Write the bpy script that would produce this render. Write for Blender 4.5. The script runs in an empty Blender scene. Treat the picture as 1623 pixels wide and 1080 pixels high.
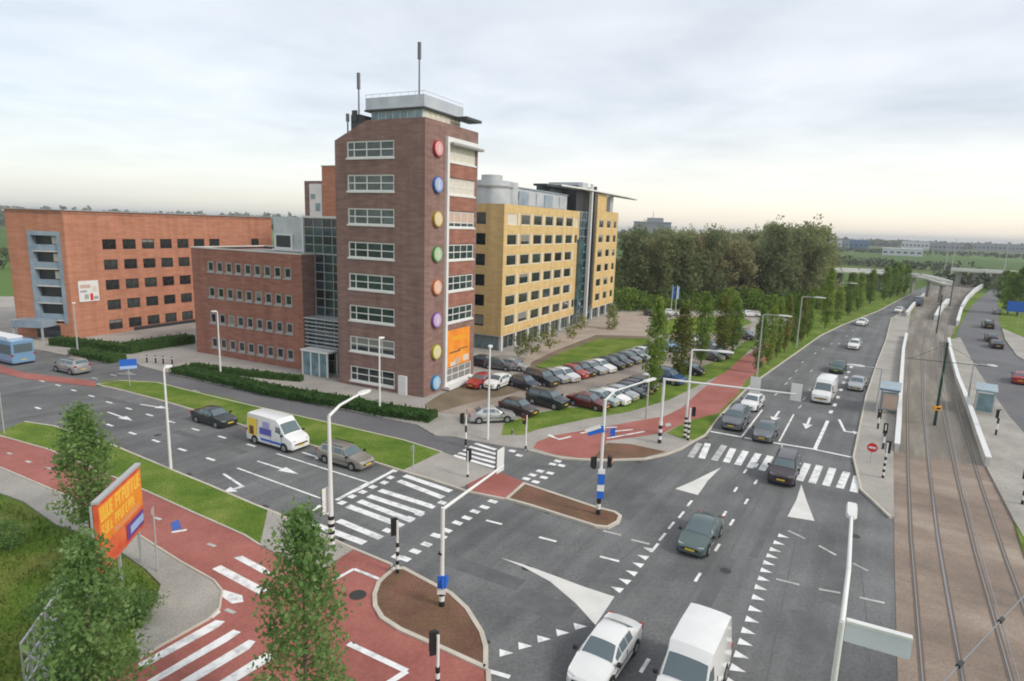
import bpy, bmesh, math, random
from mathutils import Vector, Matrix
R_ = math.radians
random.seed(7)
SC = bpy.context.scene
COL = SC.collection

# ------------------------------------------------------------------ camera
PITCH, ROLL, FPX, CAMZ = .183, .0328, 980.0, 18.0
cp, sp, cr, sr = math.cos(PITCH), math.sin(PITCH), math.cos(ROLL), math.sin(ROLL)
FW = Vector((0, cp, -sp)); UP0 = Vector((0, sp, cp)); RT0 = Vector((1, 0, 0))
RT = cr*RT0 + sr*UP0; UP = -sr*RT0 + cr*UP0
cam = bpy.data.cameras.new('camera'); camo = bpy.data.objects.new('camera', cam); COL.objects.link(camo)
cam.sensor_width = 36; cam.lens = 36*FPX/1623; cam.clip_end = 30000; cam.clip_start = .5
M3 = Matrix((RT, UP, -FW)).transposed()
camo.matrix_world = Matrix.Translation((0, 0, CAMZ)) @ M3.to_4x4()
SC.camera = camo

def G(x, y, z=0.0):
    """survey: where the sight line measured at (x, y) on the photograph meets height z"""
    d = FW*FPX + RT*(x-811.5) - UP*(y-540)
    t = (z-CAMZ)/d.z
    return Vector((0, 0, CAMZ)) + d*t

# ------------------------------------------------------------------ sky, sun, exposure
SUN_EL, SUN_AZ = R_(38), R_(118)      # azimuth clockwise from +Y
W = bpy.data.worlds.new("World"); SC.world = W; W.use_nodes = True
nt = W.node_tree; nt.nodes.clear()
def N(t, **k):
    n = nt.nodes.new(t)
    for a, b in k.items(): setattr(n, a, b)
    return n
L = nt.links.new
out = N('ShaderNodeOutputWorld'); add = N('ShaderNodeAddShader')
bg1 = N('ShaderNodeBackground'); bg2 = N('ShaderNodeBackground')
sky = N('ShaderNodeTexSky', sky_type='NISHITA', sun_disc=False, sun_elevation=SUN_EL, sun_rotation=SUN_AZ)
sky.air_density = 1.0; sky.dust_density = 2.0
L(sky.outputs[0], bg1.inputs[0]); bg1.inputs[1].default_value = .05
tc = N('ShaderNodeTexCoord'); sep = N('ShaderNodeSeparateXYZ'); L(tc.outputs['Generated'], sep.inputs[0])
def mth(op, a, b=None, c=None):
    n = N('ShaderNodeMath', operation=op)
    for i, v in enumerate((a, b, c)):
        if v is None: continue
        if hasattr(v, 'is_output'): L(v, n.inputs[i])
        else: n.inputs[i].default_value = v
    return n.outputs[0]
zc = mth('MAXIMUM', sep.outputs[2], 0.0)
den = mth('ADD', zc, .10)
comb = N('ShaderNodeCombineXYZ')
L(mth('DIVIDE', sep.outputs[0], den), comb.inputs[0]); L(mth('DIVIDE', sep.outputs[1], den), comb.inputs[1])
nz1 = N('ShaderNodeTexNoise'); nz1.inputs['Scale'].default_value = 1.15; nz1.inputs['Detail'].default_value = 7; nz1.inputs['Roughness'].default_value = .52; nz1.inputs['Distortion'].default_value = .25
L(comb.outputs[0], nz1.inputs['Vector'])
nz2 = N('ShaderNodeTexNoise'); nz2.inputs['Scale'].default_value = .33; nz2.inputs['Detail'].default_value = 3
L(comb.outputs[0], nz2.inputs['Vector'])
mixn = mth('ADD', mth('MULTIPLY', nz1.outputs[0], .65), mth('MULTIPLY', nz2.outputs[0], .35))
rmp = N('ShaderNodeValToRGB'); L(mixn, rmp.inputs[0])
e = rmp.color_ramp.elements
e[0].position = .36; e[0].color = (.49, .505, .525, 1)
e[1].position = .64; e[1].color = (.73, .73, .725, 1)
m_ = e.new(.49); m_.color = (.61, .62, .625, 1)
# pale band towards the horizon, warmer to the right (east)
hz = N('ShaderNodeMapRange', interpolation_type='SMOOTHSTEP'); L(sep.outputs[2], hz.inputs[0])
hz.inputs[1].default_value = .015; hz.inputs[2].default_value = .17; hz.inputs[3].default_value = 1; hz.inputs[4].default_value = 0
az = N('ShaderNodeMapRange'); L(sep.outputs[0], az.inputs[0]); az.inputs[1].default_value = -.6; az.inputs[2].default_value = .5
hcol = N('ShaderNodeMix', data_type='RGBA'); L(az.outputs[0], hcol.inputs[0])
hcol.inputs[6].default_value = (.72, .725, .67, 1); hcol.inputs[7].default_value = (1.0, .93, .80, 1)
hz2 = N('ShaderNodeMapRange', interpolation_type='SMOOTHSTEP'); L(sep.outputs[2], hz2.inputs[0])
hz2.inputs[1].default_value = .0; hz2.inputs[2].default_value = .075; hz2.inputs[3].default_value = 1; hz2.inputs[4].default_value = 0
hlow = N('ShaderNodeMix', data_type='RGBA'); L(az.outputs[0], hlow.inputs[0])
hlow.inputs[6].default_value = (.66, .65, .57, 1); hlow.inputs[7].default_value = (.95, .82, .64, 1)
hh = N('ShaderNodeMix', data_type='RGBA'); L(mth('MULTIPLY', hz2.outputs[0], .8), hh.inputs[0]); L(hcol.outputs[2], hh.inputs[6]); L(hlow.outputs[2], hh.inputs[7])
skm = N('ShaderNodeMix', data_type='RGBA'); L(mth('MULTIPLY', hz.outputs[0], .9), skm.inputs[0]); L(rmp.outputs[0], skm.inputs[6]); L(hh.outputs[2], skm.inputs[7])
L(skm.outputs[2], bg2.inputs[0]); bg2.inputs[1].default_value = .87
L(bg1.outputs[0], add.inputs[0]); L(bg2.outputs[0], add.inputs[1]); L(add.outputs[0], out.inputs[0])

sl = bpy.data.lights.new('sun', 'SUN'); sl.energy = 1.5; sl.angle = R_(14); sl.color = (1, .95, .87)
so = bpy.data.objects.new('sun', sl); COL.objects.link(so)
sd = Vector((math.sin(SUN_AZ)*math.cos(SUN_EL), math.cos(SUN_AZ)*math.cos(SUN_EL), math.sin(SUN_EL)))
so.rotation_euler = (-sd).to_track_quat('-Z', 'Y').to_euler(); so.location = (60, -20, 80)
SC.view_settings.view_transform = 'Standard'; SC.view_settings.look = 'None'
SC.view_settings.exposure = 0.31; SC.view_settings.gamma = 1; SC.view_settings.use_curve_mapping = False
SC.render.engine = 'CYCLES'
try: SC.cycles.filter_width = 1.9
except Exception: pass

# ------------------------------------------------------------------ materials
RD = -math.atan2(.85, .53)   # main road bearing, from the x axis
def mat(name, c1, c2=None, scale=1.0, rough=.8, detail=4, bump=0, bscale=None, metal=0, spec=.5, stretch=None, c3=None, rotz=0, speck=0, obj_rand=0, coat=0, lo=.35, hi=.65, streak=0, lane=0):
    m = bpy.data.materials.new(name); m.use_nodes = True
    t = m.node_tree; b = t.nodes['Principled BSDF']
    b.inputs['Roughness'].default_value = rough; b.inputs['Metallic'].default_value = metal
    b.inputs['Specular IOR Level'].default_value = spec
    if coat: b.inputs['Coat Weight'].default_value = coat; b.inputs['Coat Roughness'].default_value = .08
    if c2 is None: c2 = tuple(v*.86 for v in c1)
    co = t.nodes.new('ShaderNodeTexCoord'); mp = t.nodes.new('ShaderNodeMapping')
    t.links.new(co.outputs['Object'], mp.inputs[0])
    if rotz: mp.vector_type = 'TEXTURE'; stretch = tuple(1/v for v in (stretch or (1, 1, 1)))
    mp.inputs['Rotation'].default_value = (0, 0, rotz)
    if stretch: mp.inputs['Scale'].default_value = stretch
    n = t.nodes.new('ShaderNodeTexNoise'); n.inputs['Scale'].default_value = scale; n.inputs['Detail'].default_value = detail; n.inputs['Roughness'].default_value = .6
    t.links.new(mp.outputs[0], n.inputs['Vector'])
    r = t.nodes.new('ShaderNodeValToRGB'); r.color_ramp.elements[0].position = lo; r.color_ramp.elements[1].position = hi
    r.color_ramp.elements[0].color = (*c1, 1); r.color_ramp.elements[1].color = (*c2, 1)
    if c3: q = r.color_ramp.elements.new((lo+hi)/2); q.color = (*c3, 1)
    t.links.new(n.outputs[0], r.inputs[0]); colr = r.outputs[0]
    if speck:
        n2 = t.nodes.new('ShaderNodeTexNoise'); n2.inputs['Scale'].default_value = scale*37; n2.inputs['Detail'].default_value = 3
        t.links.new(co.outputs['Object'], n2.inputs['Vector'])
        mr = t.nodes.new('ShaderNodeMapRange'); mr.inputs[1].default_value = .25; mr.inputs[2].default_value = .75
        mr.inputs[3].default_value = 1-speck; mr.inputs[4].default_value = 1+speck
        t.links.new(n2.outputs[0], mr.inputs[0])
        mx = t.nodes.new('ShaderNodeMix'); mx.data_type = 'RGBA'; mx.blend_type = 'MULTIPLY'; mx.inputs[0].default_value = 1
        t.links.new(colr, mx.inputs[6]); t.links.new(mr.outputs[0], mx.inputs[7]); colr = mx.outputs[2]
    if lane:
        mp4 = t.nodes.new('ShaderNodeMapping'); mp4.vector_type = 'TEXTURE'; mp4.inputs['Rotation'].default_value = (0, 0, -RD); mp4.inputs['Scale'].default_value = (30, 1.1, 1); t.links.new(co.outputs['Object'], mp4.inputs[0])
        n4 = t.nodes.new('ShaderNodeTexNoise'); n4.inputs['Scale'].default_value = 1.0; n4.inputs['Detail'].default_value = 5
        t.links.new(mp4.outputs[0], n4.inputs['Vector'])
        mr = t.nodes.new('ShaderNodeMapRange'); mr.inputs[1].default_value = .32; mr.inputs[2].default_value = .68; mr.inputs[3].default_value = 1-lane; mr.inputs[4].default_value = 1+lane
        t.links.new(n4.outputs[0], mr.inputs[0])
        mx = t.nodes.new('ShaderNodeMix'); mx.data_type = 'RGBA'; mx.blend_type = 'MULTIPLY'; mx.inputs[0].default_value = 1
        t.links.new(colr, mx.inputs[6]); t.links.new(mr.outputs[0], mx.inputs[7]); colr = mx.outputs[2]
    if streak:
        mp3 = t.nodes.new('ShaderNodeMapping'); mp3.inputs['Scale'].default_value = (1.1, 1.1, .07); t.links.new(co.outputs['Object'], mp3.inputs[0])
        n3 = t.nodes.new('ShaderNodeTexNoise'); n3.inputs['Scale'].default_value = 1.0; n3.inputs['Detail'].default_value = 6
        t.links.new(mp3.outputs[0], n3.inputs['Vector'])
        mr = t.nodes.new('ShaderNodeMapRange'); mr.inputs[1].default_value = .3; mr.inputs[2].default_value = .7; mr.inputs[3].default_value = 1-streak; mr.inputs[4].default_value = 1+streak
        t.links.new(n3.outputs[0], mr.inputs[0])
        mx = t.nodes.new('ShaderNodeMix'); mx.data_type = 'RGBA'; mx.blend_type = 'MULTIPLY'; mx.inputs[0].default_value = 1
        t.links.new(colr, mx.inputs[6]); t.links.new(mr.outputs[0], mx.inputs[7]); colr = mx.outputs[2]
    if obj_rand:
        oi = t.nodes.new('ShaderNodeObjectInfo'); hs = t.nodes.new('ShaderNodeHueSaturation')
        mr = t.nodes.new('ShaderNodeMapRange'); mr.inputs[3].default_value = 1-obj_rand; mr.inputs[4].default_value = 1+obj_rand
        t.links.new(oi.outputs['Random'], mr.inputs[0]); t.links.new(mr.outputs[0], hs.inputs['Value'])
        mr2 = t.nodes.new('ShaderNodeMapRange'); mr2.inputs[3].default_value = .5+obj_rand*.06; mr2.inputs[4].default_value = .5-obj_rand*.08
        t.links.new(oi.outputs['Random'], mr2.inputs[0]); t.links.new(mr2.outputs[0], hs.inputs['Hue'])
        t.links.new(colr, hs.inputs['Color']); colr = hs.outputs[0]
    t.links.new(colr, b.inputs['Base Color'])
    if bump:
        bn = t.nodes.new('ShaderNodeTexNoise'); bn.inputs['Scale'].default_value = bscale or scale*10; bn.inputs['Detail'].default_value = 4
        t.links.new(co.outputs['Object'], bn.inputs['Vector'])
        bp = t.nodes.new('ShaderNodeBump'); bp.inputs['Strength'].default_value = bump; bp.inputs['Distance'].default_value = .05
        t.links.new(bn.outputs[0], bp.inputs['Height']); t.links.new(bp.outputs[0], b.inputs['Normal'])
    return m

def plain(name, c, rough=.5, metal=0, spec=.5, coat=0):
    return mat(name, c, tuple(v*.93 for v in c), scale=.9, rough=rough, metal=metal, spec=spec, coat=coat)

def leafmat(name, dark, light, warm, scale=.9, rnd=.18):
    """foliage: leaf colours vary by clump, by leaf and from tree to tree"""
    m = mat(name, dark, light, scale=scale, rough=.6, detail=6, spec=.25, c3=warm, obj_rand=rnd, speck=.45, lo=.3, hi=.72)
    t = m.node_tree; b = t.nodes['Principled BSDF']
    tr = t.nodes.new('ShaderNodeBsdfTranslucent'); mx = t.nodes.new('ShaderNodeMixShader'); mx.inputs[0].default_value = .5
    src = b.inputs['Base Color'].links[0].from_socket
    t.links.new(src, tr.inputs[0]); o = t.nodes['Material Output']
    t.links.new(b.outputs[0], mx.inputs[1]); t.links.new(tr.outputs[0], mx.inputs[2]); t.links.new(mx.outputs[0], o.inputs[0])
    return m

RD = -math.atan2(.85, .53)   # main road bearing, from the x axis
M = {}
M['asphalt'] = mat('asphalt', (.098, .10, .099), (.170, .172, .169), scale=.16, rough=.85, detail=10, speck=.22, lane=.17, bump=.25, bscale=9)
M['asphalt_side'] = mat('asphalt_worn', (.112, .111, .116), (.150, .149, .153), scale=.12, rough=.85, detail=8, speck=.14, bump=.25, bscale=9)
M['lane_wear'] = mat('asphalt_tyre_worn', (.11, .11, .108), (.225, .222, .215), scale=.5, rough=.8, detail=8, speck=.15, stretch=(.07, 1, 1), rotz=-RD)
M['paving'] = mat('concrete_paving', (.29, .27, .24), (.39, .365, .325), scale=.22, rough=.9, detail=8, speck=.18, bump=.2)
M['paving_dark'] = mat('grey_paving', (.27, .255, .225), (.375, .355, .315), scale=.3, rough=.9, detail=8, speck=.25, bump=.2)
M['paving_pink'] = mat('pinkish_paving', (.33, .27, .22), (.42, .35, .29), scale=.2, rough=.9, detail=8, speck=.15)
M['lot'] = mat('parking_brick', (.25, .215, .175), (.345, .30, .25), scale=.16, rough=.9, detail=9, speck=.18, c3=(.29, .245, .205))
M['red_path'] = mat('red_asphalt', (.28, .088, .068), (.395, .142, .115), scale=.2, rough=.85, detail=8, speck=.16, bump=.2, bscale=8)
M['brown_bed'] = mat('brown_brick_planting', (.13, .06, .038), (.20, .095, .062), scale=.35, rough=.95, detail=9, speck=.3, c3=(.15, .085, .045), bump=.5, bscale=7)
M['soil'] = mat('soil', (.13, .10, .06), (.22, .17, .11), scale=.3, rough=.95, detail=9, speck=.3, bump=.5)
M['tram_brick'] = mat('tram_crossing_brick', (.165, .132, .104), (.345, .285, .225), scale=.24, rough=.9, detail=10, speck=.22, c3=(.25, .19, .148), stretch=(1, .45, 1), rotz=-RD, bump=.2)
M['ballast'] = mat('ballast', (.15, .137, .115), (.27, .245, .205), scale=.5, rough=.95, detail=9, speck=.35, c3=(.195, .172, .138), stretch=(.12, 1, 1), rotz=-RD, bump=.6, bscale=6)
M['kerb'] = mat('kerb_concrete', (.46, .42, .35), (.56, .51, .43), scale=.8, rough=.9, speck=.12)
M['concrete'] = mat('concrete', (.50, .48, .43), (.64, .62, .57), scale=.3, rough=.85, detail=7, speck=.1)
M['white_mark'] = mat('road_paint', (.42, .42, .41), (.80, .80, .78), scale=1.7, rough=.7, detail=10, speck=.2, lo=.3, hi=.52)
M['worn_mark'] = mat('worn_road_paint', (.33, .33, .31), (.56, .555, .53), scale=1.6, rough=.7, detail=8, speck=.2)
M['cream_mark'] = mat('cream_road_paint', (.60, .59, .55), (.70, .69, .65), scale=.6, rough=.8, detail=8, speck=.1)
M['blue_mark'] = plain('blue_road_paint', (.05, .12, .42), .7)
M['grass'] = mat('verge_grass', (.085, .15, .022), (.19, .235, .055), scale=.3, rough=.95, detail=10, speck=.45, spec=.1, bump=.9, bscale=5, c3=(.125, .19, .03))
M['grass_rough'] = mat('rough_grass', (.065, .115, .018), (.175, .195, .05), scale=.22, rough=.95, detail=9, speck=.45, spec=.1, bump=1, bscale=4, c3=(.10, .16, .026))
def fieldmat():
    m = mat('farmland', (.05, .085, .03), (.12, .17, .05), scale=.004, rough=.95, detail=6, spec=.1, speck=.1)
    t = m.node_tree; b = t.nodes['Principled BSDF']
    src = b.inputs['Base Color'].links[0].from_socket
    co = t.nodes.new('ShaderNodeTexCoord'); mp = t.nodes.new('ShaderNodeMapping'); mp.inputs['Scale'].default_value = (.0022, .0065, 1); mp.inputs['Rotation'].default_value = (0, 0, .35)
    v = t.nodes.new('ShaderNodeTexVoronoi'); v.inputs['Scale'].default_value = 1; v.voronoi_dimensions = '2D'
    t.links.new(co.outputs['Object'], mp.inputs[0]); t.links.new(mp.outputs[0], v.inputs['Vector'])
    sp_ = t.nodes.new('ShaderNodeSeparateColor'); t.links.new(v.outputs['Color'], sp_.inputs[0])
    r = t.nodes.new('ShaderNodeValToRGB'); el = r.color_ramp.elements
    r.color_ramp.interpolation = 'CONSTANT'
    el[0].color = (.08, .15, .03, 1); el[1].position = .3; el[1].color = (.12, .21, .05, 1)
    for p, c in ((.55, (.10, .095, .05)), (.68, (.07, .13, .03)), (.85, (.14, .18, .07))):
        q = el.new(p); q.color = (*c, 1)
    t.links.new(sp_.outputs[0], r.inputs[0])
    mx = t.nodes.new('ShaderNodeMix'); mx.data_type = 'RGBA'; mx.inputs[0].default_value = .65
    t.links.new(src, mx.inputs[6]); t.links.new(r.outputs[0], mx.inputs[7]); t.links.new(mx.outputs[2], b.inputs['Base Color'])
    return m
M['field'] = fieldmat()
def brick(name, a, b_, c, **k): return mat(name, a, b_, scale=.55, rough=.9, detail=9, speck=.13, c3=c, stretch=(1, 1, 5), spec=.25, streak=.12, **k)
M['brown_brick'] = brick('purple_brown_brick', (.195, .120, .103), (.28, .178, .156), (.235, .147, .127))
M['brown_brick_side'] = M['brown_brick']
M['red_brick'] = brick('red_brick', (.25, .11, .08), (.355, .17, .13), (.30, .137, .10))
M['orange_brick'] = brick('orange_brick', (.385, .165, .10), (.48, .225, .145), (.43, .195, .122))
M['yellow_brick'] = brick('yellow_brick', (.56, .39, .17), (.64, .465, .225), (.60, .425, .195))
M['glass'] = mat('window_glass', (.012, .016, .018), (.05, .06, .06), scale=.7, rough=.06, detail=2, spec=.6, obj_rand=.5)
M['glass_green'] = mat('greenish_glass', (.018, .032, .034), (.06, .085, .085), scale=.5, rough=.05, detail=2, spec=.7, obj_rand=.6)
M['glass_blue'] = mat('blue_glass', (.015, .03, .045), (.05, .08, .105), scale=.5, rough=.05, detail=2, spec=.8, obj_rand=.6)
M['blind'] = mat('window_blind', (.55, .50, .42), (.70, .66, .56), scale=2, rough=.7, stretch=(1, 1, 6))
M['blind_pink'] = plain('pink_blind', (.55, .40, .32), .7)
M['white_frame'] = plain('white_frame', (.72, .72, .69), .45)
M['grey_frame'] = plain('grey_frame', (.36, .36, .35), .5)
M['cream_frame'] = plain('cream_frame', (.70, .64, .50), .5)
M['silver'] = mat('silver_cladding', (.42, .45, .48), (.56, .585, .61), scale=.5, rough=.35, metal=.3, detail=5)
M['steel_blue'] = mat('blue_grey_cladding', (.19, .25, .31), (.30, .37, .43), scale=.4, rough=.4, detail=5)
M['dark_metal'] = plain('dark_metal', (.035, .038, .042), .4)
M['roof'] = mat('roof_felt', (.15, .15, .15), (.25, .245, .24), scale=.2, rough=.95, speck=.15)
M['white_paint'] = plain('white_paint', (.74, .74, .72), .4)
M['grey_paint'] = plain('galvanised_grey', (.46, .47, .47), .45, .2)
M['black_paint'] = plain('black_paint', (.015, .015, .016), .5)
M['orange_banner'] = mat('orange_banner', (.75, .22, .02), (.85, .34, .05), scale=.45, rough=.6, detail=5, c3=(.80, .27, .02))
M['sign_blue'] = plain('sign_blue', (.02, .13, .55), .4)
M['sign_red'] = plain('sign_red', (.62, .03, .03), .4)
M['green_paint'] = plain('dark_green_paint', (.012, .05, .035), .4)
M['orange_paint'] = plain('orange_paint', (.8, .36, .02), .5)
M['shelter_glass'] = mat('shelter_glass', (.10, .18, .20), (.22, .32, .36), scale=.8, rough=.08, spec=.7)
M['shelter_blue'] = plain('shelter_blue', (.13, .22, .36), .4)
M['rail'] = plain('rail_steel', (.30, .29, .28), .5, .3)
M['groove'] = plain('rail_groove', (.15, .12, .098), .9)
M['wire'] = plain('contact_wire', (.30, .30, .33), .4, .4)
M['bark'] = mat('bark', (.09, .07, .05), (.17, .135, .10), scale=3, rough=.95, speck=.3)
M['leaf_poplar'] = leafmat('poplar_leaves', (.085, .17, .026), (.28, .37, .085), (.17, .27, .048), 1.1, .2)
M['leaf_poplar_autumn'] = leafmat('poplar_leaves_turning', (.11, .15, .026), (.31, .31, .08), (.20, .225, .045), 1.1, .2)
M['leaf_near'] = leafmat('young_tree_leaves', (.075, .165, .05), (.34, .44, .19), (.17, .285, .09), 1.6, .12)
M['leaf_wood'] = leafmat('woodland_leaves', (.15, .19, .08), (.37, .39, .20), (.25, .285, .13), .6, .28)
M['leaf_wood_warm'] = leafmat('woodland_leaves_autumn', (.23, .22, .105), (.43, .38, .22), (.325, .30, .155), .6, .22)
M['hedge'] = leafmat('hedge_leaves', (.035, .09, .022), (.10, .18, .045), (.062, .135, .03), 1.2, .1)
M['shrub_red'] = leafmat('shrub_leaves', (.06, .05, .018), (.15, .13, .04), (.10, .085, .03), 1.2, .1)
M['far_trees'] = mat('distant_trees', (.075, .095, .06), (.13, .155, .09), scale=.03, rough=.95, detail=6, speck=.2, spec=.1)
M['tyre'] = plain('tyre_rubber', (.018, .018, .018), .85)
M['rim'] = plain('wheel_rim', (.40, .41, .42), .35, .6)
M['car_glass'] = plain('car_glass', (.105, .145, .16), .07, 0, .8)
M['lamp_clear'] = plain('headlight_glass', (.62, .64, .64), .12, .3)
M['lamp_red'] = plain('tail_light', (.38, .015, .012), .25)
M['trim'] = plain('black_trim', (.022, .022, .024), .6)
M['plate'] = plain('yellow_number_plate', (.72, .52, .05), .5)
PAINT = {}
def paint(n, c, metal=.35):
    PAINT[n] = plain(n+'_car_paint', c, .28, metal, .5, .6); return PAINT[n]
for n, c, mt in (('white', (.78, .78, .76), 0), ('silver', (.46, .475, .485), .55), ('grey', (.19, .20, .215), .5), ('dark_grey', (.062, .068, .075), .45), ('black', (.014, .015, .018), .2),
                 ('navy', (.020, .026, .055), .3), ('red', (.36, .022, .022), .1), ('dark_red', (.13, .014, .018), .2), ('blue', (.045, .11, .26), .3), ('green_grey', (.12, .165, .16), .45),
                 ('dark_green', (.03, .075, .055), .3), ('beige', (.37, .345, .30), .5), ('light_blue', (.20, .36, .55), .1), ('charcoal_green', (.035, .045, .045), .4), ('pale_teal', (.42, .50, .49), .3), ('brown', (.05, .03, .025), .3), ('plum_grey', (.075, .058, .066), .45), ('plum', (.055, .03, .05), .3)):
    paint(n, c, mt)

# ------------------------------------------------------------------ helpers
def meshobj(name, verts, faces, m, parent=None, smooth=None, loc=None):
    me = bpy.data.meshes.new(name); me.from_pydata([tuple(v) for v in verts], [], faces)
    me.validate(); me.update()
    for mm in (m if isinstance(m, (list, tuple)) else [m]): me.materials.append(mm)
    if smooth is not None:
        for p in me.polygons: p.use_smooth = True
        me.set_sharp_from_angle(angle=R_(smooth))
    return link(name, me, parent, loc)
def link(name, me, parent=None, loc=None, rotz=0):
    o = bpy.data.objects.new(name, me); COL.objects.link(o)
    if parent: o.parent = parent
    if loc is not None: o.location = loc
    if rotz: o.rotation_euler.z = rotz
    return o
def tag(o, label=None, cat=None, group=None, kind=None):
    if label: o['label'] = label
    if cat: o['category'] = cat
    if group: o['group'] = group
    if kind: o['kind'] = kind
    return o
def empty(name, loc, rotz=0, label=None, cat=None, group=None):
    o = bpy.data.objects.new(name, None); COL.objects.link(o); o.location = loc; o.rotation_euler.z = rotz
    o.empty_display_size = .3
    return tag(o, label, cat, group)
def copy_tree(o, parent=None):
    c = o.copy(); COL.objects.link(c)
    if parent: c.parent = parent
    for ch in o.children: copy_tree(ch, c)
    return c
class MB:
    """collects boxes, tubes and polygons into one mesh"""
    def __init__(s): s.v = []; s.f = []
    def add(s, vs, fs):
        b = len(s.v); s.v += [tuple(v) for v in vs]; s.f += [tuple(i+b for i in f) for f in fs]; return s
    def box(s, x0, x1, y0, y1, z0, z1):
        return s.add([(x0,y0,z0),(x1,y0,z0),(x1,y1,z0),(x0,y1,z0),(x0,y0,z1),(x1,y0,z1),(x1,y1,z1),(x0,y1,z1)],
              [(0,3,2,1),(4,5,6,7),(0,1,5,4),(1,2,6,5),(2,3,7,6),(3,0,4,7)])
    def tube(s, p, q, r0, r1=None, n=10):
        p, q = Vector(p), Vector(q); r1 = r0 if r1 is None else r1
        d = (q-p).normalized(); a = d.orthogonal().normalized(); b = d.cross(a)
        vs = []
        for c, r in ((p, r0), (q, r1)):
            vs += [c + a*r*math.cos(2*math.pi*i/n) + b*r*math.sin(2*math.pi*i/n) for i in range(n)]
        fs = [(i, (i+1) % n, n+(i+1) % n, n+i) for i in range(n)] + [tuple(range(n-1, -1, -1)), tuple(range(n, 2*n))]
        return s.add(vs, fs)
    def bar(s, p, q, w, h):
        p, q = Vector(p), Vector(q); d = (q-p).normalized()
        a = d.cross(Vector((0, 0, 1)));
        if a.length < 1e-4: a = Vector((1, 0, 0))
        a.normalize(); b = a.cross(d)
        vs = [c + a*sx*w/2 + b*sy*h/2 for c in (p, q) for sx, sy in ((-1,-1),(1,-1),(1,1),(-1,1))]
        return s.add(vs, [(0,1,2,3),(7,6,5,4),(0,4,5,1),(1,5,6,2),(2,6,7,3),(3,7,4,0)])
    def prism(s, pts, z0, z1):
        n = len(pts)
        a = sum(pts[i][0]*pts[(i+1) % n][1]-pts[(i+1) % n][0]*pts[i][1] for i in range(n))
        if a < 0: pts = pts[::-1]
        vs = [(p[0], p[1], z0) for p in pts] + [(p[0], p[1], z1) for p in pts]
        return s.add(vs, [tuple(range(n-1, -1, -1)), tuple(range(n, 2*n))] + [(i, (i+1) % n, n+(i+1) % n, n+i) for i in range(n)])
    def build(s, name, m, parent=None, smooth=None, loc=None):
        return meshobj(name, s.v, s.f, m, parent, smooth, loc)

# ------------------------------------------------------------------ ground, roads, pavements
def slab(name, px, z, m, label, cat, z0=-.2):
    pts = [G(x, y, z) for x, y in px]
    o = MB().prism(pts, z0, z).build(name, m)
    return tag(o, label, cat, kind='structure')
def offset_ring(pts, w):
    n = len(pts); a = sum(pts[i][0]*pts[(i+1) % n][1]-pts[(i+1) % n][0]*pts[i][1] for i in range(n)); s = 1 if a > 0 else -1
    res = []
    for i in range(n):
        p0, p1, p2 = pts[i-1], pts[i], pts[(i+1) % n]
        d1 = (p1-p0).to_2d().normalized(); d2 = (p2-p1).to_2d().normalized()
        nn = Vector((-(d1.y+d2.y), d1.x+d2.x)); nn.normalize()
        k = max(.4, nn.dot(Vector((-d1.y, d1.x))))
        q = p1.to_2d() + nn*w*s/k; res.append(Vector((q.x, q.y, p1.z)))
    return res
def kerb_ring(name, px, z, w, parent, zt=.15):
    pts = [G(x, y, zt) for x, y in px]; inn = offset_ring(pts, w); n = len(pts)
    v = [(p.x, p.y, -.1) for p in pts] + [(p.x, p.y, zt) for p in pts] + [(p.x, p.y, zt) for p in inn] + [(p.x, p.y, zt-.1) for p in inn]
    f = []
    for i in range(n):
        j = (i+1) % n
        for k in range(3): f.append((k*n+i, k*n+j, (k+1)*n+j, (k+1)*n+i))
    return meshobj(name, v, f, M['kerb'], parent)
def kerb_line(px, parent, z=.13, w=.16, name='kerb'):
    b = MB(); pts = [G(x, y, z) for x, y in px]
    for p, q in zip(pts, pts[1:]):
        b.bar(Vector((p.x, p.y, z-.12)), Vector((q.x, q.y, z-.12)), w, .24+random.random()*.004)
    return b.build(name, M['kerb'], parent)

gb = MB(); S = 9000
gb.add([(-S, -300, -.3), (S, -300, -.3), (S, S, -.3), (-S, S, -.3)], [(0, 1, 2, 3)])
tag(gb.build('ground', M['field']), 'flat green farmland reaching the horizon around the junction', 'ground', kind='structure')
slab('grass_field', [(-900, 690), (0, 700), (250, 850), (330, 1000), (300, 1350), (-600, 1350)], -.02, M['grass_rough'], 'rough grass plot with shrubs at the bottom left corner', 'grass', -.3)
slab('meadow', [(1100, 470), (1330, 452), (1640, 470), (1800, 560), (2300, 900), (2300, 1300), (1500, 1300), (1300, 600)], -.03, M['grass'], 'green strip beside the right hand road and tracks', 'grass', -.3)
road = slab('main_road', [(-330, 505), (60, 545), (265, 583), (680, 660), (845, 700), (1040, 700), (1099, 690), (1180, 612), (1262, 553), (1335, 511), (1391, 489), (1442, 463), (1475, 452), (1492, 453), (1468, 466),
        (1440, 490), (1415, 506), (1393, 575), (1356, 724), (1420, 812), (1422, 900), (1435, 1400), (640, 1400), (590, 900), (490, 850), (-330, 660)], 0, M['asphalt'],
        'grey asphalt junction with white crossings arrows and lane dashes', 'road', -.25)
rr = slab('right_road', [(1515, 535), (1540, 580), (1570, 625), (1595, 660), (1640, 705), (1800, 840), (2000, 800), (1680, 600), (1610, 562), (1590, 538), (1583, 505), (1580, 480), (1590, 462), (1574, 455), (1557, 470), (1541, 484), (1522, 515)], 0, M['asphalt_side'],
        'asphalt carriageway to the right of the tram tracks', 'road', -.25)
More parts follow.
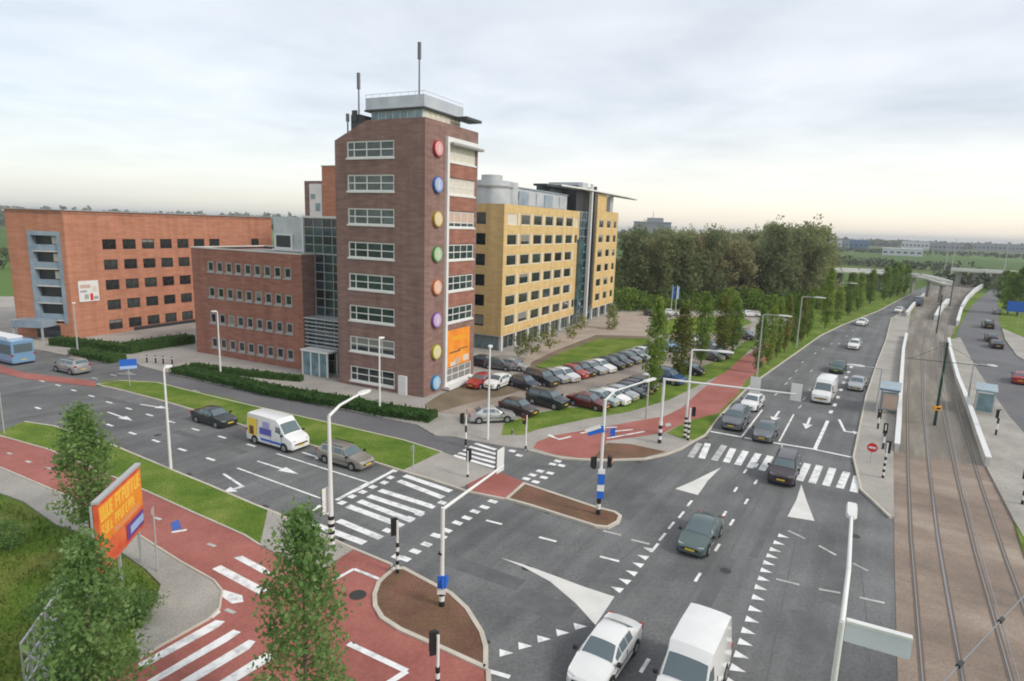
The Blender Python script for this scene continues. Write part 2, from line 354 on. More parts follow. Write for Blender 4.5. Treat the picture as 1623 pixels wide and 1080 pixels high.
pv = slab('pavement', [(-330, 470), (60, 470), (300, 480), (1000, 478), (1205, 488), (1262, 510), (1230, 560), (1150, 640), (1118, 689), (1099, 699), (1081, 710), (1055, 720), (1021, 727), (949, 729), (887, 725),
        (838, 713), (794, 706), (747, 698), (720, 692), (690, 690), (661, 673), (472, 633), (361, 612), (267, 591), (225, 580), (205, 571), (172, 574), (105, 562), (44, 550), (-330, 512)], .10, M['paving'], 'pale concrete pavement around the office buildings', 'pavement')
kerb_line([(838, 713), (887, 725), (949, 729), (1021, 727), (1055, 720), (1081, 710), (1099, 699), (1118, 689)], pv)
kerb_line([(44, 550), (105, 562), (172, 574)], pv)
verge = slab('south_verge', [(-60, 655), (0, 684), (39, 668), (86, 675), (181, 706), (272, 744), (333, 769), (403, 799), (437, 812), (482, 834), (470, 885), (412, 863), (387, 847), (303, 810), (237, 780), (114, 727), (78, 712), (0, 690), (-60, 668)], .12, M['grass'],
        'bright grass verge between the side road and the red cycle path', 'verge')
kerb_line([(39, 668), (86, 675), (181, 706), (272, 744), (333, 769), (403, 799), (437, 812), (482, 834), (518, 850), (561, 869), (621, 894)], verge)
slab('corner_pavement', [(425, 806), (437, 812), (482, 834), (518, 850), (561, 869), (540, 882), (505, 908), (465, 890), (412, 864)], .125, M['paving'], 'grey pavement corner under the street lamp by the crossing', 'pavement')
cyc = slab('cycle_path', [(-60, 668), (0, 690), (78, 712), (114, 727), (237, 780), (303, 810), (387, 847), (412, 863), (470, 886), (505, 908), (540, 880), (561, 869), (621.5, 893), (607, 913), (598, 922), (591, 941), (592, 960), (603, 978), (631, 997), (705, 1030),
        (766, 1058), (774, 1080), (782, 1350), (280, 1350), (140, 1100), (220, 1044), (256, 1022), (331, 980), (348, 963), (352, 935), (339, 919), (284, 888), (223, 849), (107, 785), (91, 779), (0, 740), (-60, 716)], .06, M['red_path'],
        'red asphalt cycle path with white zebra stripes at the lower left', 'cycle path')
kerb_line([(0, 740), (91, 779), (107, 785), (223, 849), (284, 888), (339, 919), (352, 935), (348, 963), (331, 980), (256, 1022), (220, 1044)], cyc, z=.13, w=.1)
kerb_line([(0, 690), (78, 712), (114, 727), (237, 780), (303, 810), (387, 847), (412, 863)], cyc, z=.135, w=.1)
slab('footpath', [(-60, 716), (0, 740), (91, 779), (107, 785), (223, 849), (284, 888), (339, 919), (352, 935), (348, 963), (331, 980), (256, 1022), (219, 1044), (214, 1000), (243, 961), (255, 926), (231, 902), (200, 880), (150, 850), (89, 831), (38, 795), (0, 781), (-60, 750)], .08, M['paving_dark'],
        'grey tiled footpath beside the red cycle path', 'footpath')
med = slab('median_verge', [(153, 610), (165, 603), (192, 602), (249, 605), (300, 618), (360, 630), (400, 642), (500, 664), (639, 696), (700, 716), (639, 745), (592, 730), (486, 702), (383, 672), (306, 648), (259, 634), (190, 616)], .12, M['grass'],
        'long grass median between the side road and the service road', 'verge')
kerb_line([(700, 716), (639, 697), (500, 665), (400, 643), (300, 619), (249, 606), (192, 603), (153, 609), (190, 617), (259, 635), (306, 649), (383, 673), (486, 703), (592, 731), (639, 746), (680, 758), (726, 773), (740, 778), (800, 790)], med)
slab('refuge_pavement', [(639, 745), (700, 716), (727, 726), (785, 745.5), (742, 767), (726, 772), (680, 758)], .115, M['paving'], 'pale pavement refuge between the two pedestrian crossings', 'pavement')
slab('cycle_refuge', [(742, 767), (785, 745.5), (830, 764), (800, 790), (740, 777)], .11, M['red_path'], 'red cycle refuge in the middle of the side road', 'cycle path')
isl = slab('traffic_island', [(802, 790), (831, 765), (944, 803), (975, 811), (984, 817), (980, 826), (964, 835), (944, 833), (840, 801)], .12, M['brown_bed'], 'long brown planted island carrying a striped mast', 'island')
kerb_ring('kerb', [(800, 790), (830, 764), (944, 802), (976, 810), (986, 817), (982, 827), (965, 836), (944, 834), (840, 801)], .12, .22, isl)
isl2 = slab('corner_island', [(625, 901), (640, 901), (692, 927), (716, 940), (741, 964), (764, 1001), (770, 1024), (766, 1056), (705, 1029), (631, 996), (604, 977), (593, 959), (592, 941), (599, 923), (608, 914)], .12, M['brown_bed'], 'brown planted corner island with a pale kerb and a mast', 'island')
kerb_ring('kerb', [(623, 899), (641, 898), (692, 925), (717, 938), (743, 962), (767, 1000), (774, 1024), (774, 1062), (766, 1059), (705, 1031), (631, 998), (602, 979), (591, 960), (590, 941), (597, 922), (607, 912)], .12, .22, isl2)
kerb_line([(774, 1062), (775, 1090), (782, 1300)], isl2, w=.2)
slab('red_strip', [(-60, 565), (0, 579), (39, 591), (150, 604), (152, 613), (39, 600), (0, 591), (-60, 580)], .06, M['red_path'], 'narrow red brick strip dividing the side road at far left', 'median strip')
serv = slab('service_road', [(192, 602), (249, 605), (300, 618), (360, 630), (400, 642), (500, 664), (639, 696), (700, 716), (727, 726), (785, 745), (800, 735), (794, 706), (747, 698), (720, 692), (690, 689), (661, 671), (472, 633), (361, 611), (267, 590), (215, 580)], .008, M['asphalt_side'],
        'service road between the hedge and the grass median', 'road')
lot = slab('parking_lot', [(688, 650), (745, 680), (800, 668), (860, 652), (905, 641), (1010, 628), (1045, 610), (1120, 582), (1190, 535), (1190, 500), (1100, 498), (1045, 500), (1045, 536), (1030, 550), (998, 552), (933, 574), (845, 596), (800, 600), (740, 600)], .104, M['lot'], 'brown brick parking lot full of parked cars', 'parking lot')
slab('bare_soil', [(672, 642), (690, 655), (740, 640), (800, 627), (830, 618), (755, 605), (745, 600), (690, 630)], .112, M['soil'], 'bare sandy soil patch at the foot of the brown tower', 'soil')
slab('lot_entrance', [(690, 690), (720, 692), (747, 698), (765, 690), (790, 665), (745, 660), (700, 655), (675, 668)], .110, M['paving_dark'], 'grey paved entrance to the parking lot', 'pavement')
slab('south_lawn', [(795, 690), (798, 672), (850, 655), (900, 646), (960, 645), (1015, 632), (1045, 612), (1150, 565), (1195, 530), (1200, 545), (1150, 590), (1060, 634), (1000, 652), (930, 664), (850, 681), (830, 689)], .118, M['grass'], 'lawn strip between the parking lot and the cycle path', 'lawn')
slab('office_lawn', [(840, 590), (845, 577), (882, 559), (947, 533), (1030, 536), (1030, 550), (998, 552), (933, 574)], .118, M['grass'], 'lawn in front of the yellow office between cars and walkway', 'lawn')
slab('shrub_bed', [(836, 589), (843, 574), (880, 556), (945, 531), (1030, 533), (1030, 537), (948, 537), (884, 562), (847, 581)], .124, M['soil'], 'brown soil bed along the edge of the office lawn', 'flower bed')
slab('far_lawn', [(1045, 530), (1062, 505), (1175, 500), (1192, 512), (1150, 528)], .118, M['grass'], 'lawn patch behind the poplars at the end of the parking lot', 'lawn')
slab('office_walkway', [(800, 590), (845, 574), (880, 556), (945, 530), (1028, 532), (1028, 495), (975, 497), (915, 515), (850, 552), (810, 575)], .108, M['paving_pink'], 'pinkish walkway along the yellow office', 'pavement')
ncyc = slab('north_cycle_path', [(845, 710), (852, 700), (880, 690), (910, 685), (978, 673), (1023, 665), (1053, 660), (1080, 647), (1104, 625), (1130, 603), (1161, 575), (1192, 558), (1225, 530), (1262, 506), (1270, 510), (1235, 552), (1196, 593), (1183, 603), (1167, 627), (1138, 655), (1089, 668),
        (1052, 686), (1021, 691), (960, 699), (966, 727), (918, 726), (881, 721)], .112, M['red_path'], 'red cycle path running away beside the main road', 'cycle path')
nv = slab('north_verge', [(1056, 686), (1089, 668), (1138, 655), (1167, 627), (1183, 603), (1196, 593), (1235, 552), (1270, 510), (1205, 495), (1180, 470), (1330, 452), (1440, 452), (1450, 460), (1442, 466), (1391, 492), (1335, 514), (1300, 531), (1262, 558), (1209, 595), (1182, 616), (1140, 659), (1118, 689), (1100, 697), (1080, 695)], .11, M['grass'],
        'grass verge with poplars along the left of the main road', 'verge')
kerb_line([(1118, 689), (1140, 660), (1182, 617), (1209, 596), (1262, 559), (1300, 532), (1335, 515), (1391, 493), (1442, 466.5)], nv)
slab('north_island', [(963, 702), (1000, 704), (1055, 716), (1021, 725), (966, 727), (940, 726)], .118, M['brown_bed'], 'brown planted wedge beside the red cycle path', 'island')
plat = slab('left_platform', [(1353, 724), (1373, 627), (1391, 573), (1404, 540), (1413, 504), (1436, 490), (1445, 490), (1437, 535), (1432, 560), (1425, 640), (1416, 716), (1417, 819), (1412, 819), (1365, 775)], .14, M['paving'], 'pale tram platform between the main road and the tracks', 'platform')
kerb_line([(1413, 504), (1404, 540), (1391, 573), (1373, 627), (1353, 724), (1365, 775), (1412, 819)], plat, z=.16)
slab('right_platform', [(1564, 741), (1537, 660), (1517, 607), (1505, 560), (1504, 538), (1522, 535), (1545, 580), (1575, 625), (1600, 660), (1640, 705), (1800, 840), (1640, 880), (1607, 824)], .14, M['paving_dark'], 'grey tram platform between the tracks and the right road', 'platform')
slab('right_pavement', [(1680, 602), (1612, 564), (1593, 538), (1588, 520), (1680, 560)], .1, M['paving'], 'pale pavement at the far right edge', 'pavement')
slab('tram_crossing', [(1416, 716), (1564, 742), (1607, 824), (1640, 882), (1900, 1350), (1437, 1350), (1423, 1080), (1418, 900), (1417, 819)], .02, M['tram_brick'], 'brown brick tram crossing with rails let into it', 'tram crossing')
slab('track_bed', [(1416, 716), (1425, 640), (1432, 560), (1437, 535), (1445, 495), (1464, 470), (1500, 447), (1520, 442), (1555, 456), (1543, 464), (1530, 478), (1522, 493), (1519, 511), (1504, 542), (1505, 560), (1517, 607), (1537, 660), (1564, 742)], .025, M['ballast'], 'brown ballast bed of the two tram tracks', 'track bed')
slab('right_grass_corner', [(1607, 826), (1640, 830), (1660, 905), (1625, 885)], .1, M['grass'], 'small grass corner at the right edge beside the tram crossing', 'grass')

SDIR = (.87, -.49)
# worn wheel tracks in the main lanes
_zn = [0]
def strip_world(p, q, w, z, n=1):
    _zn[0] += 1; z += .00037*(_zn[0] % 6)   # no two strips of paint lie in the same plane
    p, q = Vector(p), Vector(q); d = (q-p).to_2d().normalized(); a = Vector((-d.y, d.x))*w/2
    return [(p.x-a.x, p.y-a.y, z), (q.x-a.x, q.y-a.y, z), (q.x+a.x, q.y+a.y, z), (p.x+a.x, p.y+a.y, z)]
# repairs, manholes and drains in the asphalt
M['patch'] = mat('asphalt_repair', (.098, .099, .10), (.135, .136, .136), scale=.8, rough=.9, detail=8, speck=.2)
M['iron'] = plain('cast_iron', (.06, .058, .055), .6, .4)
def world_quad(name, c, d, l, w, z, m, parent):
    d = Vector((d[0], d[1], 0)).normalized(); return meshobj(name, strip_world(c-d*l/2, c+d*l/2, w, z), [(0, 1, 2, 3)], M[m], parent)
for i, (x, y, dx, dy, l, w) in enumerate(((760, 905, .87, -.49, 5, 1.1), (330, 700, .87, -.49, 9, .7), (900, 740, .9, .1, 6, .8), (1010, 800, .53, .85, 5, 1.0), (1130, 930, .53, .85, 7, .8), (1330, 900, .53, .85, 8, .9), (1290, 1000, .2, 1, 3, 1.4), (200, 640, .87, -.45, 8, .8), (860, 960, .8, -.5, 3, 1.6), (1180, 800, .53, .85, 9, .5), (1220, 830, .53, .85, 10, .4))):
    world_quad('asphalt_patch', G(x, y), (dx, dy), l, w, .0022+.00012*i, 'patch', road)
for a, b in (((815, 1010), (1180, 745)), ((1010, 1150), (1228, 745)), ((1200, 1150), (1275, 790)), ((1385, 1080), (1352, 790)), ((60, 625), (610, 845)), ((640, 860), (830, 760))):
    world_quad('joint', (G(*a)+G(*b))/2, G(*b)-G(*a), (G(*b)-G(*a)).length, .05, .0038, 'patch', road)
for i, (x, y) in enumerate(((835, 900), (1150, 905), (1355, 850), (250, 690))):
    c_ = G(x, y); mh = MB().tube((c_.x, c_.y, .002), (c_.x, c_.y, .0065), .3, .3, 20).build('manhole_cover', M['iron'], road)
for i, (x, y) in enumerate(((300, 752), (420, 803), (540, 856), (1012, 733), (1120, 694), (1353, 735), (1372, 640), (690, 930), (768, 1020), (870, 812), (500, 703))):
    world_quad('drain', G(x, y), SDIR if x < 700 else (.53, .85), .5, .34, .0068, 'iron', road)
c_ = G(567, 945); mh = MB().tube((c_.x, c_.y, .061), (c_.x, c_.y, .066), .42, .42, 20).build('manhole_cover', M['iron'], cyc)

# ------------------------------------------------------------------ road markings (parts of their road)
def poly(name, px, parent=None, m='white_mark', z=.012):
    pts = [G(x, y, z) for x, y in px]; n = len(pts)
    a = sum(pts[i].x*pts[(i+1) % n].y-pts[(i+1) % n].x*pts[i].y for i in range(n))
    if a < 0: pts = pts[::-1]
    return meshobj(name, pts, [tuple(range(n))], M[m], parent or road)
def stripe(name, a, b, w, parent=None, m='white_mark', z=.012):
    z += {'stop_line': .0075, 'lane_line': .0095}.get(name, 0)
    if name == 'path_line': z += .002*(len(bpy.data.meshes) % 5)
    return meshobj(name, strip_world(G(*a, z), G(*b, z), w, z), [(0, 1, 2, 3)], M[m], parent or road)
def dashes(name, a, b, n, frac, w, parent=None, m='white_mark', z=.012):
    p, q = G(*a, z), G(*b, z)
    for i in range(n):
        s = p + (q-p)*(i/max(1, n-1) if n > 1 else 0); d = (q-p)/max(1, n-1)*frac/2
        meshobj(name, strip_world(s-d, s+d, w, z), [(0, 1, 2, 3)], M[m], parent or road)
def spots(name, pxs, l, w, dirw, m='white_mark', parent=None, z=.012):
    if name == 'crossing_square': z += .005
    if name == 'lane_dash': z += .0025
    d = Vector(dirw).normalized()*l/2; d = Vector((d.x, d.y, 0))
    for x, y in pxs:
        c = G(x, y, z); meshobj(name, strip_world(c-d, c+d, w, z), [(0, 1, 2, 3)], M[m], parent or road)
SD = (.87, -.49)
# pedestrian crossing over the side road
for a, b in (((641, 754), (715, 779)), ((632, 762), (702, 789)), ((602, 777), (682, 802)), ((584, 786), (670, 814)), ((569, 794), (654, 826)), ((551, 802), (638, 834)), ((536, 825), (604, 853)), ((494, 830), (578, 861))):
    stripe('zebra_stripe', a, b, .5)
spots('crossing_square', [(626, 746), (619, 757), (609, 765), (591, 772), (575, 780), (558, 787), (542, 797), (486, 826), (474, 820), (520, 812)], .5, .5, SD)
spots('crossing_square', [(701, 797), (683, 803), (665, 815), (650, 822), (614, 841), (596, 850)], .55, .45, SD)
stripe('stop_line', (624, 746), (560, 780), .3); stripe('stop_line', (585, 765), (533, 793), .3); stripe('stop_line', (509, 801), (485, 814), .3)
stripe('lane_line', (438, 719), (584, 765), .16); stripe('lane_line', (376, 742), (508, 790), .16)
def arrow(px_tail, px_head, kind='straight', s=1.0, m='white_mark', parent=None):
    t, h = G(*px_tail, .012), G(*px_head, .012); d = (h-t).normalized(); a = Vector((-d.y, d.x, 0)); L_ = (h-t).length
    if kind == 'straight':
        pts = [t-a*.09*s, t+a*.09*s, t+d*(L_*.6)+a*.09*s, t+d*(L_*.6)+a*.38*s, h, t+d*(L_*.6)-a*.38*s, t+d*(L_*.6)-a*.09*s]
    else:
        k = 1 if kind == 'left' else -1
        e_ = t+d*(L_*.72)
        pts = [t-a*.09*s*k, t+a*.09*s*k, e_+a*.09*s*k-d*.18, e_+a*.55*s*k-d*.18, e_+a*.55*s*k-d*.55, e_+a*1.25*s*k, e_+a*.55*s*k+d*.5, e_+a*.55*s*k+d*.1, e_-a*.09*s*k+d*.1]
        if k > 0: pass
    n = len(pts); ar = sum(pts[i].x*pts[(i+1) % n].y-pts[(i+1) % n].x*pts[i].y for i in range(n))
    if ar < 0: pts = pts[::-1]
    meshobj('turn_arrow', pts, [tuple(range(n))], M[m], parent or road)
arrow((408, 731), (474, 752)); arrow((354, 751), (398, 780), 'right', 1.1); arrow((479, 717), (520, 730))
arrow((170, 653), (210, 667)); arrow((222, 641), (268, 648)); 
# lane dashes of the side road
spots('lane_dash', [(66, 604), (92, 611), (117, 619), (145, 628), (173, 638), (204, 648), (237, 658), (272, 669), (310, 681), (352, 693), (398, 706)], 1.0, .22, SD)
spots('lane_dash', [(60, 647), (174, 674), (210, 687), (247, 699), (289, 713), (334, 728)], 1.0, .24, SD)
spots('lane_dash', [(245, 606), (276, 614), (311, 620), (180, 595), (205, 591), (150, 600)], 1.2, .2, SD, 'worn_mark')
stripe('lane_line', (186, 592), (215, 594), .2, m='worn_mark', parent=None)
# service road crossing
for a, b in (((753, 703), (786, 713)), ((744, 708), (787, 720)), ((735, 713), (786, 727)), ((727, 718), (786, 734)), ((719, 722), (784, 741))):
    stripe('zebra_stripe', a, b, .4, serv, z=.02)
spots('crossing_square', [(823, 722), (812, 715), (884, 731), (876, 736), (890, 738), (856, 747), (844, 753), (834, 759), (862, 757), (849, 764), (872, 750)], .55, .45, SD)
# dotted cycle crossing over the side road
for x, y in ((630, 883), (642, 886), (658, 874), (676, 863), (700, 851), (708, 841), (691, 849), (725, 829), (740, 821), (753, 811), (768, 804), (781, 795)):
    spots('crossing_square', [(x, y)], .62, .42, SD)
# dashes of the right turn lanes
for x, y in ((783, 828), (868, 855), (966, 886), (970, 845), (1015, 859)):
    spots('lane_dash', [(x, y)], 1.1, .2, (.87, -.40), 'white_mark' if x < 969 else 'worn_mark')
# splitter triangles
poly('hatched_triangle', m='cream_mark', px=[(793, 884), (830, 895), (880, 913), (925, 930), (974, 946), (944, 991), (912, 956), (872, 922), (830, 899)])
poly('hatched_triangle', m='cream_mark', px=[(1143, 741), (1122, 762), (1106, 785), (1070, 775), (1098, 763), (1120, 752)])
poly('hatched_triangle', m='cream_mark', px=[(1270, 768), (1279, 795), (1291, 826), (1248, 819), (1262, 793)])
# give way teeth
def teeth(pxs, ang, s=.62):
    d = Vector((math.sin(ang), math.cos(ang), 0)); a = Vector((d.y, -d.x, 0))
    for x, y in pxs:
        c = G(x, y, .012); pts = [c+a*s*.5-d*s*.45, c+d*s*.75, c-a*s*.5-d*s*.45]
        meshobj('give_way_tooth', pts, [(0, 1, 2)], M['white_mark'], road)
teeth([(800, 1035), (830, 1024), (860, 1013), (890, 1003), (918, 993)], R_(88), .5)
teeth([(979, 934), (991, 921), (1002, 908), (1012, 895), (1020, 883), (1029, 871)], R_(-55), .52)
tt = [(1240, 850), (1233, 861), (1227, 872), (1222, 882), (1217, 893), (1213, 905), (1209, 918), (1204, 932), (1200, 948), (1195, 966), (1190, 983), (1184, 1001), (1179, 1019), (1173, 1039), (1167, 1060), (1161, 1083)]
teeth(tt, R_(120), .52)
spots('lane_dash', [(790, 1068)], 1.0, .22, (.85, -.3))
# main road dashes
for px in ([(1166, 776), (1181, 747), (1148, 815), (1139, 838)], [(1198, 764), (1183, 795), (1160, 828), (1137, 868), (1106, 915), (1022, 1055), (1199, 738)]):
    spots('lane_dash', px, 1.0, .16, (.53, .85))
spots('lane_dash', [(1093, 798), (1080, 816), (1064, 833), (1050, 851), (1038, 868)], 1.1, .16, (.53, .85))
# wide dashes on the turning area
for a, b in (((1249, 841), (1276, 854)), ((1298, 865), (1325, 880)), ((1352, 893), (1376, 905)), ((1230, 918), (1267, 927)), ((1298, 934), (1332, 940)), ((1362, 947), (1402, 956))):
    stripe('lane_dash', a, b, .18, m='worn_mark')
# crossing over the main road
for x in ((1095, 1107, 703, 725), (1113, 1120, 703, 727), (1133, 1146, 706, 730), (1152, 1160, 711, 733), (1170, 1180, 715, 737), (1189, 1200, 719, 742), (1208, 1219, 723, 746), (1229, 1238, 728, 752), (1268, 1278, 735, 762), (1288, 1297, 738, 766), (1310, 1318, 742, 770), (1332, 1340, 748, 774), (1354, 1357, 755, 780)):
    xb, xt, yt, yb = x
    stripe('zebra_stripe', (xb-1, yb), (xt+2, yt), .52, m='white_mark' if x[0] not in (1095, 1133) else 'worn_mark')
stripe('stop_line', (1126, 684), (1176, 693), .3); stripe('stop_line', (1180, 694), (1238, 704), .3); stripe('stop_line', (1228, 702), (1295, 713), .3); stripe('stop_line', (1293, 713), (1350, 725), .3)
stripe('lane_line', (1176, 692), (1208, 650), .18); stripe('lane_line', (1235, 700), (1258, 657), .16); stripe('lane_line', (1291, 713), (1312, 667), .3); stripe('lane_line', (1240, 702), (1234, 735), .14, m='worn_mark')
arrow((1284, 662), (1277, 680), s=1.2); arrow((1330, 665), (1343, 692), 'left', 1.3); arrow((1235, 652), (1224, 668), s=1.2)
spots('lane_dash', [(1317, 653), (1323, 642), (1328, 630), (1333, 618), (1337, 607), (1341, 598), (1345, 590), (1349, 582)], 1.3, .35, (.55, .84))
spots('lane_dash', [(1230, 625), (1246, 608), (1252, 600), (1262, 588), (1286, 588), (1272, 574), (1292, 560), (1305, 553), (1318, 545)], 1.6, .18, (.57, .82), 'worn_mark')
spots('lane_dash', [(1268, 645), (1275, 632), (1285, 617), (1330, 545), (1342, 533), (1352, 524)], 1.6, .18, (.57, .82), 'worn_mark')
# cycle path markings, lower left
def cstripe(px, m='white_mark'): poly('zebra_stripe', px, cyc, m, .072)
cstripe([(370, 884), (384, 881), (420, 900), (436, 915), (416, 909)]); cstripe([(336, 902), (350, 896), (425, 935), (410, 942)])
cstripe([(351, 934), (384, 944), (386, 954), (368, 957), (352, 946)])
cstripe([(219, 1052), (342, 983), (357, 985), (345, 995), (224, 1061)]); cstripe([(232, 1080), (370, 998), (382, 1002), (360, 1017), (250, 1080)])
cstripe([(285, 1080), (395, 1014), (405, 1017), (395, 1029), (310, 1080)]); cstripe([(343, 1083), (420, 1035), (440, 1040), (370, 1083)])
cstripe([(332, 979), (345, 966), (350, 970), (338, 980)])
for a, b, w in (((528, 920), (561, 902), .2), ((561, 902), (604, 919), .2), ((552, 1020), (645, 1064), .28), ((645, 1064), (612, 1085), .28)):
    stripe('path_line', a, b, w, cyc, z=.072)
spots('path_dash', [(250, 822), (335, 864), (15, 719), (45, 732), (77, 742), (365, 969)], .62, .2, (.87, -.4), 'worn_mark', cyc, .072)
poly('blue_sign_marking', [(271, 828), (283, 824), (288, 838), (273, 842)], cyc, 'blue_mark', .072)
stripe('path_dash', (272, 844), (296, 840), .22, cyc, z=.072)
# cycle path markings, north side
for a, b in (((870, 689), (878, 693)), ((885, 697), (905, 692)), ((960, 678), (978, 677)), ((963, 685), (1003, 681)), ((962, 695), (1022, 684)), ((868, 690), (888, 697)), ((920, 687), (935, 684))):
    stripe('path_line', a, b, .22, ncyc, z=.122)
poly('path_square', [(1054, 672), (1062, 670), (1064, 675), (1056, 677)], ncyc, 'worn_mark', .122)

# rails
def rail_line(base_px, off):
    pts = [G(*p, .03) for p in base_px]; res = []
    for i, p in enumerate(pts):
        d = ((pts[min(i+1, len(pts)-1)]-pts[max(i-1, 0)])).to_2d().normalized()
        res.append(Vector((p.x+d.y*off, p.y-d.x*off, .03)))
    return res
RL = [(1480, 1250), (1462.5, 1080), (1451.5, 944), (1443.6, 850), (1439, 740), (1438, 640), (1444, 560), (1455, 520), (1470, 492), (1492, 470), (1515, 452)]
tr = empty('tram_track', G(1460, 900), 0, 'left pair of grooved rails, the one nearer the main road', 'tram track', 'tram tracks')
tr2 = empty('tram_track', G(1540, 900), 0, 'right pair of grooved rails, the one nearer the right platform', 'tram track', 'tram tracks')
for root, offs in ((tr, (0, 1.435)), (tr2, (3.2, 4.64))):
    for o_ in offs:
        pts = [p-root.location for p in rail_line(RL, o_)]
        b = MB(); g2 = MB()
        for p, q in zip(pts, pts[1:]):
            b.bar(p, q, .06, .045)
            d = (q-p).to_2d().normalized(); sh = Vector((-d.y, d.x, 0))
            for k in (-.085, .085): g2.bar(p+sh*k-Vector((0, 0, .006)), q+sh*k-Vector((0, 0, .006)), .08, .02)
        b.build('rail', M['rail'], root); g2.build('rail_groove', M['groove'], root)

# ------------------------------------------------------------------ building helpers
YAW = R_(26.284)
UA = Vector((math.cos(YAW), -math.sin(YAW), 0)); VB = Vector((math.sin(YAW), math.cos(YAW), 0))
ORG = Vector((-9.037, 62.314, 0))
def building(name, label, cat='building', group=None):
    return empty(name, ORG, -YAW, label, cat, group)
def facade(root, P0, ud, width, z0, z1, holes, m, depth=.28, name='wall', revm=None):
    ux, uy = ud; nx, ny = uy, -ux
    us = sorted({0, width, *[h[0] for h in holes], *[h[1] for h in holes]}); zs = sorted({z0, z1, *[h[2] for h in holes], *[h[3] for h in holes]})
    vs = []; fs = []; idx = {}
    def V(u, z, d=0):
        k = (round(u, 4), round(z, 4), d)
        if k not in idx: idx[k] = len(vs); vs.append((P0[0]+ux*u-nx*d, P0[1]+uy*u-ny*d, z))
        return idx[k]
    for i in range(len(us)-1):
        for j in range(len(zs)-1):
            uc, zc_ = (us[i]+us[i+1])/2, (zs[j]+zs[j+1])/2
            if any(h[0] < uc < h[1] and h[2] < zc_ < h[3] for h in holes): continue
            fs.append((V(us[i], zs[j]), V(us[i+1], zs[j]), V(us[i+1], zs[j+1]), V(us[i], zs[j+1])))
    for a, b, c, d in holes:
        fs += [(V(a, c), V(a, c, depth), V(b, c, depth), V(b, c)), (V(b, d), V(b, d, depth), V(a, d, depth), V(a, d)),
               (V(a, d), V(a, d, depth), V(a, c, depth), V(a, c)), (V(b, c), V(b, c, depth), V(b, d, depth), V(b, d))]
    return meshobj(name, vs, fs, m, root)
_wc = {}; _wb = {}
M['blind_grey'] = plain('grey_blind', (.22, .215, .195), .7)
def window(root, P0, ud, h, nx, nz, fm='white_frame', pm='glass', inset=.14, bar=.09, sill=0, fx=None, fz=None, name='window', blinds=.09):
    """one framed window in a wall opening: frame with its pane behind it"""
    a, b, c, d = h; w, hh = b-a, d-c; key = (round(w, 2), round(hh, 2), nx, nz, fm, bar, sill, str(fx), str(fz))
    if key not in _wc:
        f = MB(); xs = fx or [i/nx for i in range(1, nx)]; zs = fz or [i/nz for i in range(1, nz)]
        f.box(-w/2, -w/2+bar, -.05, .05, 0, hh); f.box(w/2-bar, w/2, -.05, .05, 0, hh)
        f.box(-w/2+bar, w/2-bar, -.05, .05, 0, bar); f.box(-w/2+bar, w/2-bar, -.05, .05, hh-bar, hh)
        for x in xs: f.box(-w/2+w*x-bar*.4, -w/2+w*x+bar*.4, -.045, .045, bar, hh-bar)
        for z in zs: f.box(-w/2+bar, w/2-bar, -.035, .035, hh*z-bar*.4, hh*z+bar*.4)
        if sill: f.box(-w/2-.06, w/2+.06, -.14-sill, -.052, -.16, .02)
        me = bpy.data.meshes.new('window'); me.from_pydata(f.v, [], f.f); me.materials.append(M[fm])
        p = MB(); p.box(-w/2+bar*.5, w/2-bar*.5, .0, .03, bar*.5, hh-bar*.5)
        mp = bpy.data.meshes.new('pane'); mp.from_pydata(p.v, [], p.f); mp.materials.append(M[pm])
        _wc[key] = (me, mp)
    me, mp = _wc[key]
    ux, uy = ud; n = Vector((uy, -ux, 0))
    loc = Vector((P0[0]+ux*(a+b)/2, P0[1]+uy*(a+b)/2, c)) - n*inset
    o = link(name, me, root, loc, math.atan2(uy, ux))
    po = link('pane', mp, o)
    if blinds and random.random() < blinds:
        dz = hh*random.choice([.3, .45, .6, .85]); kb = (round(w, 2), round(hh, 2), round(dz, 2))
        if kb not in _wb:
            q = MB(); q.box(-w/2+bar, w/2-bar, -.012, -.003, hh-bar-dz+.05, hh-bar); mb_ = bpy.data.meshes.new('blind'); mb_.from_pydata(q.v, [], q.f); mb_.materials.append(M['blind_grey']); _wb[kb] = mb_
        link('blind', _wb[kb], o)
    if mp.materials[0] != M[pm]:
        po.material_slots[0].link = 'OBJECT'; po.material_slots[0].material = M[pm]
    return o
def panel_glass(root, P0, ud, width, z0, z1, nu, nzz, fm, pm, frame=.07, name_frame='mullion', vary=None):
    """curtain wall: a mullion grid and separate panes"""
    ux, uy = ud; n = Vector((uy, -ux, 0)); rot = math.atan2(uy, ux)
    f = MB()
    for i in range(nu+1):
        x = width*i/nu; f.box(x-frame/2, x+frame/2, -.09, .05, z0, z1)
    for j in range(nzz+1):
        z = z0+(z1-z0)*j/nzz; f.box(frame/2, width-frame/2, -.07, .04, z-frame/2, z+frame/2)
    f.build(name_frame, M[fm], root, None, (P0[0], P0[1], 0)).rotation_euler.z = rot
    pw, ph = width/nu-frame, (z1-z0)/nzz-frame
    b = MB(); b.box(0, pw, 0, .03, 0, ph); me = bpy.data.meshes.new('pane'); me.from_pydata(b.v, [], b.f); me.materials.append(M[pm])
    for i in range(nu):
        for j in range(nzz):
            p = Vector((P0[0], P0[1], 0)) + Vector((ux, uy, 0))*(width*i/nu+frame/2)
            o = link('pane', me, root, (p.x, p.y, z0+(z1-z0)*j/nzz+frame/2), rot)
            if vary and random.random() < vary[0]:
                o.material_slots[0].link = 'OBJECT'; o.material_slots[0].material = M[random.choice(vary[1])]

